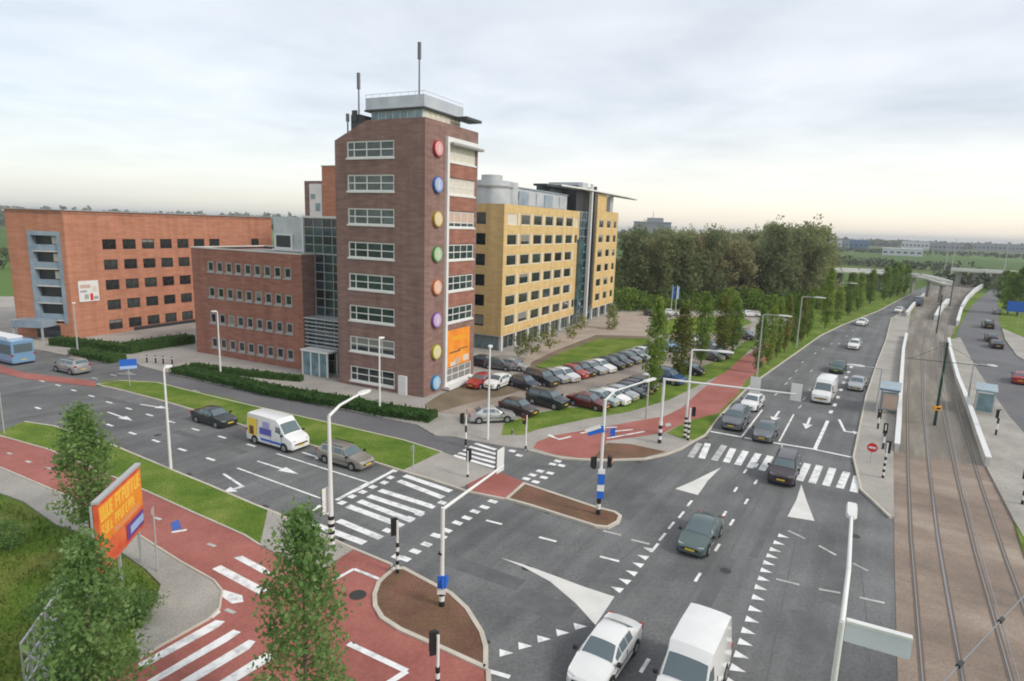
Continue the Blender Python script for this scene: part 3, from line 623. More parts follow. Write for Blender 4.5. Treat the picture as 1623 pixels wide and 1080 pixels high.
# ------------------------------------------------------------------ brown tower
T = building('office_tower', 'tall purple brown brick office tower with coloured discs down its corner', 'tower')
SILLS = [.64, 3.98, 7.40, 10.82, 14.18, 17.65, 21.05, 24.38]
hl = [(11.4-9.75, 11.4-3.72, s, s+1.66) for s in SILLS]
facade(T, (-11.4, 0), (1, 0), 11.4, 0, 26.2, hl, M['brown_brick'])
for s, h in zip(SILLS, hl):
    window(T, (-11.4, 0), (1, 0), h, 4, 2, 'white_frame', 'glass_green', .1, .13, .1, fx=[.15, .42, .72], fz=[.5])
# slanted top of the front wall
meshobj('wall', [(-11.4, 0, 26.2), (0, 0, 26.2), (0, 0, 28.05), (-7.2, 0, 28.05), (-11.4, .35, 26.2), (-7.2, .35, 28.05), (0, .35, 28.05), (0, .35, 26.2)],
        [(0, 1, 2, 3), (0, 3, 5, 4), (3, 2, 6, 5)], M['brown_brick'], T)
hr = []
for k, s in enumerate(SILLS):
    if k == 1: continue
    hr.append((4.25, 9.75, s, s+1.66))
facade(T, (0, 0), (0, 1), 10.3, 0, 28.05, hr, M['brown_brick'])
for h in hr:
    k = SILLS.index(h[2])
    o = window(T, (0, 0), (0, 1), h, 4, 2, 'white_frame', 'blind' if k >= 6 else ('glass_green'), .1, .12, .1, fx=[.25, .5, .75], fz=[.5 if k != 5 else .3])
    if k == 5:
        x = MB(); x.box(-2.7, 2.7, -.02, -.003, .55, 1.6); x.build('blind', M['blind_pink'], o)
facade(T, (0, 10.3), (-1, 0), 11.4, 0, 26.2, [], M['brown_brick'])
facade(T, (-11.4, 10.3), (0, -1), 10.3, 0, 26.2, [], M['brown_brick'])
meshobj('roof', [(-11.4, .36, 26.2), (-7.2, .36, 28.0), (-7.2, 10.29, 28.0), (-11.4, 10.29, 26.2), (-.3, .36, 28.0), (-.3, 10.29, 28.0), (-11.4, 10.29, 26.1), (-.3, 10.29, 26.1)],
        [(0, 1, 2, 3), (1, 4, 5, 2), (3, 2, 5, 7, 6)], M['roof'], T)
# red brick spandrels between the east windows, white pilaster and canopies
for a, b in zip([s+1.66 for s in SILLS[:-1]], SILLS[1:]):
    if a < 6: continue
    MB().box(.0, .06, 4.25, 9.75, a+.08, b-.18).build('spandrel', M['red_brick'], T)
MB().box(.0, .32, 3.62, 4.02, .35, 26.75).build('pilaster', M['white_frame'], T)
MB().box(.01, .28, 4.03, 9.95, 26.25, 26.75).build('lintel', M['white_frame'], T)
MB().box(.01, .75, 4.03, 10.45, 26.05, 26.24).box(.2, .7, 4.1, 10.4, 25.97, 26.045).build('canopy', M['grey_frame'], T)
MB().box(.01, 1.0, 3.5, 10.6, .22, .52).build('ledge', M['white_paint'], T)
bn = MB().box(.08, .16, 4.15, 9.0, 2.45, 6.55).build('banner', M['orange_banner'], T)
for c, (y0, y1, z0, z1) in zip(('blind', 'blind_pink', 'orange_paint', 'blind', 'brown_bed', 'brown_bed', 'blind'), ((4.9, 5.7, 2.5, 2.95), (6.0, 6.9, 2.5, 3.3), (5.0, 8.0, 5.3, 5.8), (7.6, 8.8, 2.7, 3.35), (4.7, 7.0, 3.95, 4.12), (6.5, 8.6, 4.15, 4.28), (5.7, 6.1, 2.55, 3.1))):
    MB().box(.161, .168, y0, y1, z0, z1).build('print', M[c], bn)
DC = [(.62, .06, .07), (.10, .22, .62), (.62, .42, .06), (.16, .42, .12), (.72, .26, .08), (.38, .16, .50), (.60, .54, .06), (.06, .36, .66)]
DN = ['red', 'dark blue', 'amber', 'green', 'orange', 'lilac', 'yellow', 'light blue']
for i, z in enumerate((25.36, 21.85, 18.45, 14.9, 11.5, 8.05, 4.65, 1.3)):
    d = MB().tube((.003, 2.05, z), (.30, 2.05, z), .80, .80, 28).build('disc', plain('disc_rim_'+DN[i].replace(' ', '_'), tuple(v*.6 for v in DC[i])), T, 40)
    d['label'] = DN[i]+' round disc on the tower corner'
    MB().tube((.301, 2.05, z), (.34, 2.05, z), .70, .66, 28).build('disc_face', plain('disc_face_'+DN[i].replace(' ', '_'), tuple(min(.85, .28+.65*v) for v in DC[i]), .4), d, 40)
    MB().box(.341, .36, 1.93, 2.17, z-.4, z+.4).build('disc_symbol', M['blind'], d)
# penthouse
pf = MB().box(-8.4, -1.8, 2.3, 9.4, 28.0, 29.28).build('penthouse', M['white_frame'], T)
for k in range(7):
    x0 = -8.3+k*.92; MB().box(x0, x0+.78, 2.25, 2.3, 28.2, 29.2).build('window', M['shelter_glass'], pf)
for k in range(7):
    y0 = 2.5+k*.97; MB().box(-1.8, -1.75, y0, y0+.82, 28.15, 29.2).build('window', M['blind'], pf)
MB().box(-9.0, -1.4, 1.9, 9.8, 29.28, 29.45).build('soffit', M['dark_metal'], T)
MB().box(-8.9, -1.5, 2.0, 9.5, 29.45, 30.62).build('parapet', M['silver'], T)
MB().box(-1.3, .35, 7.2, 10.4, 29.0, 29.27).build('eave', M['dark_metal'], T)
pr = MB()
for k in range(9): pr.tube((-8.9+k*.9, 2.05, 30.62), (-8.9+k*.9, 2.05, 30.95), .02, .02, 5)
pr.bar((-8.9, 2.05, 30.95), (-1.5, 2.05, 30.95), .04, .04); pr.bar((-1.55, 2.05, 30.95), (-1.55, 9.5, 30.95), .04, .04)
pr.build('railing', M['grey_paint'], T)
MB().box(-10.2, -8.95, 1.2, 4.2, 27.0, 28.9).box(-9.9, -9.3, 1.0, 1.19, 28.2, 29.3).build('roof_plant', M['charcoal'] if 'charcoal' in M else M['dark_metal'], T)
M['grey_dark'] = plain('dark_grey_metal', (.16, .16, .17), .5)
def antenna(x, y, z0, z1, zb):
    a = MB().tube((x, y, z0), (x, y, z1), .09, .07, 8).build('antenna', M['grey_dark'], T)
    MB().box(x-.14, x+.14, y-.12, y+.12, zb, z1).build('antenna_panel', M['grey_dark'], a)
antenna(-2.4, 2.4, 30.6, 35.6, 34.0); antenna(-9.2, 1.3, 28.8, 33.0, 31.4); antenna(-10.9, 1.5, 26.4, 29.1, 28.3)
MB().box(-3.05, -2.05, -.3, -.002, .05, 2.1).build('cabinet', M['white_frame'], T)

# ------------------------------------------------------------------ red brick wing
Wg = building('brick_wing', 'low red brick office wing with four rows of small square windows')
hw = []
for z in (11.0, 7.72, 4.34, 1.1):
    for k in range(9):
        u = 2.9+k*1.68; hw.append((u, u+1.18, z, z+1.36))
facade(Wg, (-37.8, 2), (1, 0), 19.23, 0, 13.9, hw, M['red_brick'])
for h in hw: window(Wg, (-37.8, 2), (1, 0), h, 1, 1, 'grey_frame', 'glass', .12, .2, .08)
facade(Wg, (-18.57, 2), (0, 1), 12, 0, 13.9, [], M['brown_brick'])
facade(Wg, (-18.57, 14), (-1, 0), 19.23, 0, 13.9, [], M['red_brick']); facade(Wg, (-37.8, 14), (0, -1), 12, 0, 13.9, [], M['red_brick'])
MB().box(-37.5, -18.9, 2.3, 13.7, 13.5, 13.6).build('roof', M['roof'], Wg)
MB().box(-37.85, -18.5, 1.95, 2.32, 13.9, 14.06).box(-18.9, -18.52, 2.33, 14.05, 13.9, 14.06).box(-37.85, -37.5, 2.33, 14.05, 13.9, 14.06).box(-37.49, -18.91, 13.7, 14.05, 13.9, 14.06).build('coping', M['concrete'], Wg)
PRM = MB().box(-27.2, -20.4, 6, 12, 13.6, 18.2).build('plant_room', M['silver'], Wg)
MB().box(-26.7, -24.2, 5.9, 5.99, 14.45, 15.9).build('dark_opening_panel', M['dark_metal'], PRM)  # flat dark panel paints the darkness inside the framed opening
MB().box(-27.0, -26.71, 5.85, 6.0, 14.2, 16.1).box(-24.2, -23.9, 5.85, 6.0, 14.2, 16.1).box(-26.7, -24.21, 5.85, 6.0, 15.91, 16.1).box(-26.7, -24.21, 5.85, 6.0, 14.2, 14.44).build('frame', M['white_frame'], PRM)
MB().box(-20.6, -20.3, 5.6, 5.99, 13.7, 18.25).box(-27.3, -20.61, 5.7, 5.99, 14.0, 14.19).build('rail_frame', M['white_frame'], PRM)

# ------------------------------------------------------------------ glass link and entrance
GL = building('glass_link', 'dark glass stair hall joining the brick wing to the brown tower')
panel_glass(GL, (-20.1, 4.2), (1, 0), 8.6, 14.06, 18.15, 6, 4, 'grey_frame', 'glass_blue', .08, vary=(.35, ['glass_green', 'glass']))
panel_glass(GL, (-18.55, 4.2), (1, 0), 7.05, 6.6, 13.98, 5, 7, 'grey_frame', 'glass_blue', .08, vary=(.35, ['glass_green', 'glass']))
MB().box(-20.2, -11.41, 4.3, 9, 13.95, 18.2).box(-18.56, -11.41, 4.3, 9, 0, 13.949).build('core', M['dark_metal'], GL)
MB().box(-20.25, -11.41, 4.05, 4.29, 18.2, 18.42).box(-20.4, -20.2, 4.0, 4.3, 13.9, 18.42).build('edge_trim', M['white_frame'], GL)
panel_glass(GL, (-18.5, 2.6), (1, 0), 7.0, .1, 6.5, 5, 4, 'grey_frame', 'glass_green', .08)
lv = MB()
for k in range(7): lv.box(-18.5, -11.45, 2.1, 2.45, 3.3+k*.46, 3.3+k*.46+.1)
lv.build('louvre_blades', M['silver'], GL)
MB().box(-18.5, -11.45, 2.0, 4.19, 6.5, 6.62).build('hall_roof', M['silver'], GL)
PO = empty('porch', (0, 0, 0)); PO.parent = GL; 
b = MB()
for x in (-17.6, -16.3, -15.0, -13.8):
    b.box(x-.08, x+.08, .7, .86, .1, 2.9)
for x in (-17.6, -13.8): b.box(x-.08, x+.08, 2.3, 2.46, .1, 2.9)
b.box(-17.8, -13.6, .6, 2.58, 2.9, 3.12); b.build('porch_frame', M['white_frame'], PO)
for x0, x1 in ((-17.52, -16.38), (-16.22, -15.08), (-14.92, -13.88)): MB().box(x0, x1, .76, .79, .1, 2.9).build('door_pane', M['shelter_glass'], PO)

# ------------------------------------------------------------------ orange brick building
OB = building('orange_building', 'long orange brick office building with a stair bay on its left', 'building')
ho = []
for r in range(5):
    for k in range(7 if r == 0 else 7):
        ho.append((3.3+2.98*k+1.7, 3.3+2.98*k+3.7, 12.66-3.0*r, 14.16-3.0*r))
ho.append((30.0+1.7, 31.7+1.7, 12.66, 14.16)); ho.append((27.0+1.7, 28.8+1.7, 9.66, 11.16))
facade(OB, (-59.1, -1.7), (0, 1), 36.5, .0, 18.1, ho, M['orange_brick'])
for h in ho: window(OB, (-59.1, -1.7), (0, 1), h, 2, 1, 'brown_bed' if False else 'dark_metal', 'glass', .16, .07)
# left face, set at a slight angle with the glazed stair bay
P = Vector((-66.9, -5.0)); Q = Vector((-59.1, -1.7)); dd = (Q-P); wl = dd.length; dd.normalize()
bay = (3.0, 7.8, 2.2, 15.2)
facade(OB, tuple(P), tuple(dd), wl, -.2, 18.1, [bay], M['orange_brick'], .9)
nrm = Vector((dd.y, -dd.x))
def onbay(u, z0, z1, u1, d0, d1, name, m, par=OB):
    a = P+dd*u-nrm*d0; b = P+dd*u1-nrm*d0; c = P+dd*u1-nrm*d1; e_ = P+dd*u-nrm*d1
    return MB().prism([a, b, c, e_], z0, z1).build(name, m, par)
fr = onbay(3.0, 2.2, 15.2, 3.5, -.08, .85, 'bay_frame', M['steel_blue']); onbay(7.3, 2.2, 15.2, 7.8, -.08, .85, 'bay_frame', M['steel_blue']); onbay(3.5, 14.6, 15.2, 7.3, -.08, .85, 'bay_frame', M['steel_blue'])
onbay(3.4, 2.2, 14.7, 7.4, .86, .95, 'stair_wall', M['dark_metal'])
for k in range(5):
    z = 2.7+2.45*k
    onbay(3.51, z, z+.85, 7.29, .15, .32, 'balustrade', M['steel_blue']); onbay(3.51, z-.18, z-.01, 7.29, .1, .85, 'landing', M['concrete'])
    if k >= 2: onbay(5.9, z+.9, z+2.0, 6.6, .78, .85, 'stair_window', M['blind'])
onbay(1.4, 1.9, 2.9, 6.0, -2.6, -.003, 'entrance_canopy', M['steel_blue']); onbay(3.0, -.2, 1.9, 6.5, -.05, -.004, 'entrance_glass', M['glass_blue'])
onbay(1.5, -.2, 1.9, 1.7, -2.5, -2.3, 'canopy_post', M['grey_paint']); onbay(5.7, -.2, 1.9, 5.9, -2.5, -2.3, 'canopy_post', M['grey_paint'])
MB().prism([P, Q, (-59.1, 34.8), (-72, 34.8), (-74, -5)], 17.6, 17.7).build('roof', M['roof'], OB)
facade(OB, (-59.1, 34.8), (-1, 0), 12.9, 0, 18.1, [], M['orange_brick']); facade(OB, (-72, 34.8), tuple((P-Vector((-72, 34.8))).normalized()), (P-Vector((-72, 34.8))).length, -.2, 18.1, [], M['orange_brick'])
cb = MB()
for a, b in ((P, Q), (Q, Vector((-59.1, 34.8)))):
    cb.bar((*a, 18.16), (*b, 18.16), .5, .12+random.random()*.01)
cb.build('coping', M['grey_frame'], OB)
bd = MB().box(-59.09, -58.95, -.6, 2.15, 5.25, 8.25).build('banner', M['white_paint'], OB)
for i, (y0, y1, z0, z1, c) in enumerate(((.9, 1.3, 5.4, 6.4, 'sign_red'), (-.4, .5, 6.6, 6.9, 'grey_frame'), (-.4, 1.0, 7.2, 7.7, 'blind_pink'), (1.4, 2.0, 5.5, 6.0, 'grey_frame'), (.1, .7, 5.6, 6.3, 'grey_frame'), (1.2, 1.9, 6.6, 7.4, 'blind'))):
    MB().box(-58.949, -58.94, y0, y1, z0, z1).build('print', M[c], bd)
# dark strip on the wall face, painting the shade of a recessed base
MB().box(-59.09, -58.95, 7.0, 24.0, -.2, .62).build('recess_shade_strip', M['dark_metal'], OB)

# orange block behind
O2 = building('orange_block', 'orange and white gabled block rising behind the glass stair hall')
MB().box(-41.6, -34, 30, 42, 0, 26.85).build('wall', M['orange_brick'], O2)
MB().box(-45.9, -41.61, 30.3, 42, 0, 24.5).build('wall', M['brown_brick'], O2)
MB().box(-44.6, -41.8, 30.1, 30.299, 14, 24.0).build('white_panel', M['white_frame'], O2)
MB().box(-44.2, -43.3, 30.0, 30.099, 21.5, 22.3).box(-43.2, -42.2, 30.0, 30.099, 19.5, 20.8).build('window', M['shelter_glass'], O2)
MB().box(-41.7, -33.9, 29.9, 42.1, 26.85, 27.0).build('coping', M['kerb'], O2)

# ------------------------------------------------------------------ yellow office
Yb = building('yellow_office', 'yellow brick office block with rows of dark windows and a flat roof canopy')
UX = -4.6
hy = []
for r in range(6):
    for k in range(6): hy.append((1.1+4.45*k, 1.1+4.45*k+3.25, 3.55+2.92*r, 5.2+2.92*r))
    if r in (0, 4, 5): hy.append((27.8, 29.2, 3.55+2.92*r, 5.2+2.92*r))
facade(Yb, (UX, 26), (0, 1), 29.9, 2.35, 21.0, hy, M['yellow_brick'])
for h in hy: window(Yb, (UX, 26), (0, 1), h, 1, 1, 'cream_frame', random.choice(['glass', 'glass', 'glass_green', 'glass']) if h[2] < 17 else random.choice(['blind', 'glass', 'blind_pink', 'glass']), .12, .14)
for r in range(6):
    for k in range(6):
        y0 = 26+1.1+4.45*k+3.27; MB().box(UX+.002, UX+.03, y0+.05, y0+.62, 3.5+2.92*r, 5.25+2.92*r).build('window_pier', M['cream_frame'], Yb)
hyl = []
for r in range(6):
    hyl.append((12.85, 14.5, 3.55+2.92*r, 5.2+2.92*r)); hyl.append((9.2, 10.85, 3.55+2.92*r, 5.2+2.92*r)); hyl.append((5.5, 7.2, 3.55+2.92*r, 5.2+2.92*r))
facade(Yb, (-22, 26), (1, 0), 17.4, 2.35, 21.0, hyl, M['yellow_brick'])
for h in hyl: window(Yb, (-22, 26), (1, 0), h, 1, 1, 'dark_metal', 'glass', .14, .07)
hy2 = []
for r in range(6):
    for u0, u1 in ((1.5, 4.4), (6.4, 9.0), (11.0, 13.0)): hy2.append((u0, u1, 3.55+2.92*r, 5.2+2.92*r))
facade(Yb, (UX, 65.4), (0, 1), 13.9, 2.35, 21.5, hy2, M['yellow_brick'])
for h in hy2: window(Yb, (UX, 65.4), (0, 1), h, 1, 1, 'cream_frame', 'glass', .12, .14)
for x0, x1, z1, y0, y1 in ((-22, UX, 21.0, 26, 55.9), (-22, UX, 21.5, 65.4, 79.3)):
    facade(Yb, (x1, y1), (-1, 0), x1-x0, 2.35, z1, [], M['yellow_brick']); facade(Yb, (x0, y1), (0, -1), y1-y0, 2.35, z1, [], M['yellow_brick'])
    MB().box(x0+.3, x1-.3, y0+.3, y1-.3, z1-.5, z1-.4).build('roof', M['roof'], Yb)
    MB().box(x0+.05, x1-.05, y0+.05, y1-.05, 2.2, 2.345).build('soffit', M['concrete'], Yb)
facade(Yb, (-22, 65.4), (1, 0), 17.4, 2.35, 21.5, [], M['yellow_brick'])
MB().box(-12, -4.7, 65.5, 71.1, 21.1, 24.6).build('stair_head', M['yellow_brick'], Yb)
# ground floor glazing with white columns
for y0, y1 in ((26.5, 55.5), (65.5, 79.0)):
    panel_glass(Yb, (UX-.7, y0), (0, 1), y1-y0, .1, 2.2, int((y1-y0)/1.5), 1, 'grey_frame', 'glass_green', .1)
    n = int((y1-y0)/4.4)
    for k in range(n+1): MB().box(UX-.4, UX-.02, y0+k*4.45-.2, y0+k*4.45+.2, .1, 2.2).build('column', M['white_frame'], Yb)
panel_glass(Yb, (-13, 26.6), (1, 0), 7.7, .1, 2.2, 6, 1, 'grey_frame', 'shelter_glass', .1)
# glazed core
panel_glass(Yb, (UX-.55, 55.95), (0, 1), 9.4, .1, 21.0, 5, 14, 'steel_blue', 'glass_blue', .12, vary=(.3, ['glass', 'glass_green']))
MB().box(-16, UX-.7, 55.95, 65.35, .1, 21.0).build('core', M['dark_metal'], Yb)
MB().box(UX-.2, UX+.5, 55.2, 57.2, 2.36, 16.0).build('core_bay', M['glass_blue'], Yb)
MB().box(UX-.2, UX+.35, 61.0, 61.55, .1, 26.2).build('fin', M['white_frame'], Yb)
MB().box(UX-.3, UX+.05, 63.4, 64.4, 3, 25.9).build('fin', M['dark_metal'], Yb)
MB().box(-14, -5.9, 57, 65.0, 21.01, 25.7).build('lift_head', M['dark_metal'], Yb)
MB().box(-12, -5.2, 58.0, 61.0, 24.9, 26.3).build('lift_panel', M['silver'], Yb)
cv = MB(); n = 40
ring = [( -5.2+1.3*math.cos(2*math.pi*i/n), 71.5+23.5*math.sin(2*math.pi*i/n)) for i in range(n)]
rn2 = [(-5.2+1.28*math.cos(2*math.pi*i/n), 71.5+23.4*math.sin(2*math.pi*i/n)) for i in range(n)]
vs = [(x, y, 24.9) for x, y in rn2]+[(x, y, 25.0) for x, y in ring]+[(x, y, 25.16) for x, y in rn2]
cv.add(vs, [tuple(range(n-1, -1, -1)), tuple(range(2*n, 3*n))]+[(k*n+i, k*n+(i+1) % n, (k+1)*n+(i+1) % n, (k+1)*n+i) for k in (0, 1) for i in range(n)])
cv.build('roof_canopy', M['white_paint'], Yb)
MB().box(-7.5, -5.5, 76, 78, 21.5, 24.76).build('canopy_post', M['grey_paint'], Yb)
# roof plant: rounded silver drum and long box
pl = MB(); nn = 24
pts = [(-6.0, 30.6)] + [(-8.6+2.9*math.cos(a), 29.6+2.9*math.sin(a)) for a in [R_(10-k*200/nn) for k in range(nn+1)]] + [(-12.5, 30.6), (-12.5, 33), (-6.0, 33)]
pl.prism(pts, 20.7, 24.3); pl.build('plant_drum', M['silver'], Yb, 35)
MB().prism([(x*1.0+.0, y) for x, y in [(-8.6+3.15*math.cos(R_(360*k/28)), 29.6+3.15*math.sin(R_(360*k/28))) for k in range(28)]], 23.4, 23.62).build('drum_band', M['grey_frame'], Yb, 35)
MB().tube((-8.7, 29.7, 24.31), (-8.7, 29.7, 25.15), 1.55, 1.55, 24).build('roof_cowl', M['grey_paint'], Yb)
pb = MB().box(-13, -6.3, 33.01, 53.5, 20.7, 23.6).build('plant_box', M['silver'], Yb)
for k in range(6): MB().box(-6.29, -6.2, 33.8+k*3.2, 36.4+k*3.2, 21.2, 23.2).build('plant_louvre', M['silver' if k % 3 else 'steel_blue'], pb)
MB().box(-6.285, -6.2, 33.1, 33.75, 22.0, 23.0).build('plant_vent', M['dark_metal'], pb)
MB().box(-13.1, -6.1, 33.0, 53.6, 23.61, 23.8).build('plant_roof', M['steel_blue'], Yb)
MB().box(-10.5, -8, 48, 57, 25.0, 25.35).box(-10, -8.5, 51, 56.4, 23.81, 24.99).build('dark_canopy', M['dark_metal'], Yb)

# ------------------------------------------------------------------ foliage
def leafquads(rng, centres, n_per, spread, size, vs, fs, squash=1.0):
    for c in centres:
        for _ in range(n_per):
            d = Vector((rng.gauss(0, 1), rng.gauss(0, 1), rng.gauss(0, 1)*squash)); d = d*spread*.55
            p = c+d; s = size*(.5+1.1*rng.random()**1.5)
            a = Vector((rng.gauss(0, 1), rng.gauss(0, 1), rng.gauss(0, .8))).normalized(); b = a.orthogonal().normalized()
            b.rotate(Matrix.Rotation(rng.random()*6.28, 3, a)); c2 = a.cross(b)
            i = len(vs)
            vs += [tuple(p+b*s), tuple(p+c2*s*.62), tuple(p-b*s), tuple(p-c2*s*.62)]; fs.append((i, i+1, i+2, i+3))
def crown_mesh(name, seed, height, base, rad, profile, nclump, n_per, spread, size, m):
    """leaf clumps spread through a crown volume; profile(t) gives the radius at relative height t"""
    rng = random.Random(seed); vs = []; fs = []; cs = []
    lobes = [(rng.uniform(.2, .95), rng.random()*6.28, rng.uniform(.75, 1.2)) for _ in range(9)]
    for _ in range(nclump):
        t = rng.random()**.9; ang = rng.random()*6.28; rr_ = profile(t)*rad*math.sqrt(rng.uniform(.12, 1))
        k = 1+.28*math.sin(ang*2+seed)*math.sin(t*7+seed)+.18*math.sin(ang*3+t*11+seed*2)
        cs.append(Vector((math.cos(ang)*rr_*k, math.sin(ang)*rr_*k, base+t*(height-base))))
    leafquads(rng, cs, n_per, spread, size, vs, fs)
    me = bpy.data.meshes.new(name); me.from_pydata(vs, [], fs); me.materials.append(m)
    return me
def trunk_mesh(seed, h, r, limbs, crad, lean=.0):
    rng = random.Random(seed); b = MB()
    b.tube((0, 0, -.2), (.05*rng.uniform(-1, 1), 0, h*.35), r, r*.75, 8); b.tube((0, 0, h*.35), (.1*rng.uniform(-1, 1), .1, h*.9), r*.75, r*.2, 7)
    for k in range(limbs):
        z = h*rng.uniform(.25, .7); a = rng.random()*6.28; l = crad*rng.uniform(.4, .8)
        b.tube((0, 0, z), (math.cos(a)*l, math.sin(a)*l, z+l*1.1), r*.35, r*.08, 5)
    me = bpy.data.meshes.new('trunk'); me.from_pydata(b.v, [], b.f); me.materials.append(M['bark']); return me
def tree(name, loc, crown, trunk, label, group, s=(1, 1, 1), rz=0, cat='tree', mm=None):
    o = empty(name, loc, rz, label, cat, group); o.scale = s
    c = link('crown', crown, o); link('trunk', trunk, o)
    if mm: c.material_slots[0].link = 'OBJECT'; c.material_slots[0].material = mm
    return o
pop_prof = lambda t: (.5+.5*min(1, t*3))*(1 if t < .6 else max(.08, 1-((t-.6)/.4)**1.8))
round_prof = lambda t: math.sqrt(max(.02, 1-(2*t-1)**2))
wood_prof = lambda t: (.55+.45*min(1, t*3))*math.sqrt(max(.03, 1-max(0, (t-.45)/.55)**2))
POP = [crown_mesh('poplar_crown', 10+i, 8.6, .7, .95, pop_prof, 260, 11, .38, .14, M['leaf_poplar']) for i in range(4)]
POPT = [trunk_mesh(20+i, 7.5, .11, 9, 1.0) for i in range(3)]
def lobed_crown(name, seed, h, rad, nl, m, size=.30):
    """broadleaf crown: leaf clumps over many uneven lobes, with gaps between them"""
    rg = random.Random(seed); vs = []; fs = []
    for k in range(nl):
        t = (k+.5)/nl; a = rg.random()*6.28; w = rad*(.35+.75*math.sin(math.pi*min(1, t*.9+.12)))*rg.uniform(.3, .85)
        c = Vector((math.cos(a)*w, math.sin(a)*w, 1.5+(h-3.0)*t)); r = rad*rg.uniform(.28, .52); cs = []
        for _ in range(22):
            d = Vector((rg.gauss(0, 1), rg.gauss(0, 1), rg.gauss(0, 1))).normalized()*r*rg.uniform(.6, 1.05); d.z *= rg.uniform(.8, 1.7)
            cs.append(c+d)
        leafquads(rg, cs, 10, .8, size, vs, fs)
    me = bpy.data.meshes.new(name); me.from_pydata(vs, [], fs); me.materials.append(m); return me
WOOD = [lobed_crown('wood_crown', 40+i, 19, 4.6, 20, M['leaf_wood']) for i in range(6)]
WOODT = [trunk_mesh(50+i, 17, .3, 8, 4) for i in range(2)]

# poplars along the parking lot
pops = [((1034, 628), 482, 1.0, 0), ((1077, 604), 488, 1.15, 1), ((1111, 578), 469, 1.0, 0), ((1142, 564), 471, 1.05, 1), ((1161, 558), 476, 1.1, 0)]
names = ['nearest poplar of the parking lot row, behind the grey cars', 'poplar second from the near end of the parking lot row, olive topped', 'poplar in the middle of the parking lot row', 'poplar fourth along the parking lot row, yellowish at the top', 'farthest poplar of the parking lot row, dense dark green']
def zat(x, y, g):
    d = FW*FPX + RT*(x-811.5) - UP*(y-540); t = math.hypot(g.x, g.y)/math.hypot(d.x, d.y); return CAMZ+d.z*t
for i, ((b_, yt, w, au), lb) in enumerate(zip(pops, names)):
    g = G(*b_); h = zat(b_[0], yt, g)/8.6
    tree('poplar_tree', g, POP[i % 4], POPT[i % 3], lb, 'poplars beside the parking lot', (w*1.08, w*1.08, h*1.03), i*1.3, mm=M['leaf_poplar_autumn'] if au else None)
ord_ = ['first', 'second', 'third', 'fourth', 'fifth', 'sixth', 'seventh', 'eighth', 'ninth', 'tenth', 'eleventh', 'twelfth', 'thirteenth', 'fourteenth', 'fifteenth', 'sixteenth', 'seventeenth', 'eighteenth']
rowp = [((1200, 593), 500, .85), ((1217, 579), 484, .85), ((1230, 569), 486, .8), ((1243, 560), 482, .8), ((1257, 550), 478, .85), ((1268, 543), 480, .8), ((1279, 535), 474, .9), ((1307, 522), 438, 1.0), ((1326, 512), 462, .9), ((1344, 500), 442, 1.2), ((1359, 493), 440, 1.1), ((1378, 483), 435, 1.2), ((1400, 477), 430, 1.3), ((1411, 474), 424, 1.3), ((1422, 470), 423, 1.3), ((1433, 467), 426, 1.2)]
for i, (b_, yt, w) in enumerate(rowp):
    g = G(*b_); h = zat(b_[0], yt, g)/8.6
    tree('poplar_tree', g, POP[(i+1) % 4], POPT[i % 3], f'columnar poplar on the verge of the main road, {ord_[i]} counting from the near end', 'poplars along the main road', (w*(.88 if i < 7 else 1.1),)*2+(h*1.14,), i*2.1, mm=M['leaf_poplar_autumn'] if i in (3, 5) else None)
# poplars beside the right road
for i, (b_, yt, w) in enumerate((((1597, 497), 432, 1.3), ((1612, 500), 425, 1.5), ((1588, 478), 430, 1.4))):
    g = G(*b_); h = zat(b_[0], yt, g)/8.6
    tree('roadside_tree', g, POP[i], POPT[0], f'dark roadside tree at the far right, {ord_[i]} of three behind the blue sign', 'trees beside the right road', (w*1.5, w*1.5, h), i)

# the wood behind the parking lot
rng = random.Random(5); k = 0
A0, A1 = G(985, 487), G(1316, 486); away = Vector((.30, .95, 0)).normalized()
wl = {(0, 0): 'slender pale green tree in the left part of the wood behind the yellow office', (0, 1): 'slender brownish tree in the left part of the wood behind the yellow office', (1, 0): 'broad green tree in the middle of the wood behind the parking lot', (1, 1): 'broad brownish tree in the middle of the wood behind the parking lot',
      (2, 0): 'broad green tree in the right end of the wood towards the main road', (2, 1): 'broad autumn coloured tree in the right end of the wood towards the main road'}
for row in range(7):
    for c in range(22):
        f = (c+.5+rng.uniform(-.45, .45))/22
        p = A0+(A1-A0)*f+away*(row*12+rng.uniform(-4, 4)); p.z = 0
        if f > .93 and row == 0: p += away*9
        zone = 0 if f < .36 else 1 if f < .68 else 2
        slim = zone == 0 and rng.random() < .75
        hs = rng.uniform(.80, 1.0) if zone == 0 else rng.uniform(.74, 1.02) if zone == 1 else rng.uniform(.78, 1.12)
        if row > 2: hs = max(hs, .92)*(1.03 if zone == 2 else 1.0)
        ws = rng.uniform(.42, .6) if slim else rng.uniform(.75, 1.2)
        warm = rng.random() < (.45 if zone == 0 else .2 if zone == 1 else .3)
        tree('wood_tree', p, WOOD[k % 6], WOODT[k % 2], wl[(zone, int(warm))], 'trees of the wood', (ws, ws, hs), rng.random()*6, mm=M['leaf_wood_warm'] if warm else None)
        k += 1
# understorey thickets along the wood's edge
TH = crown_mesh('thicket', 77, 5, .2, 4.5, round_prof, 150, 10, .9, .28, M['leaf_poplar'])
for i in range(16):
    p = A0+(A1-A0)*((i+.5)/16)-away*rng.uniform(3, 7); p.z = 0
    o = link('bush', TH, None, p, rng.random()*6); o.scale = (rng.uniform(.7, 1.2),)*2+(rng.uniform(.5, 1.2),)
    tag(o, 'green bush in the undergrowth at the front edge of the wood', 'bush', 'bushes at the edge of the wood')

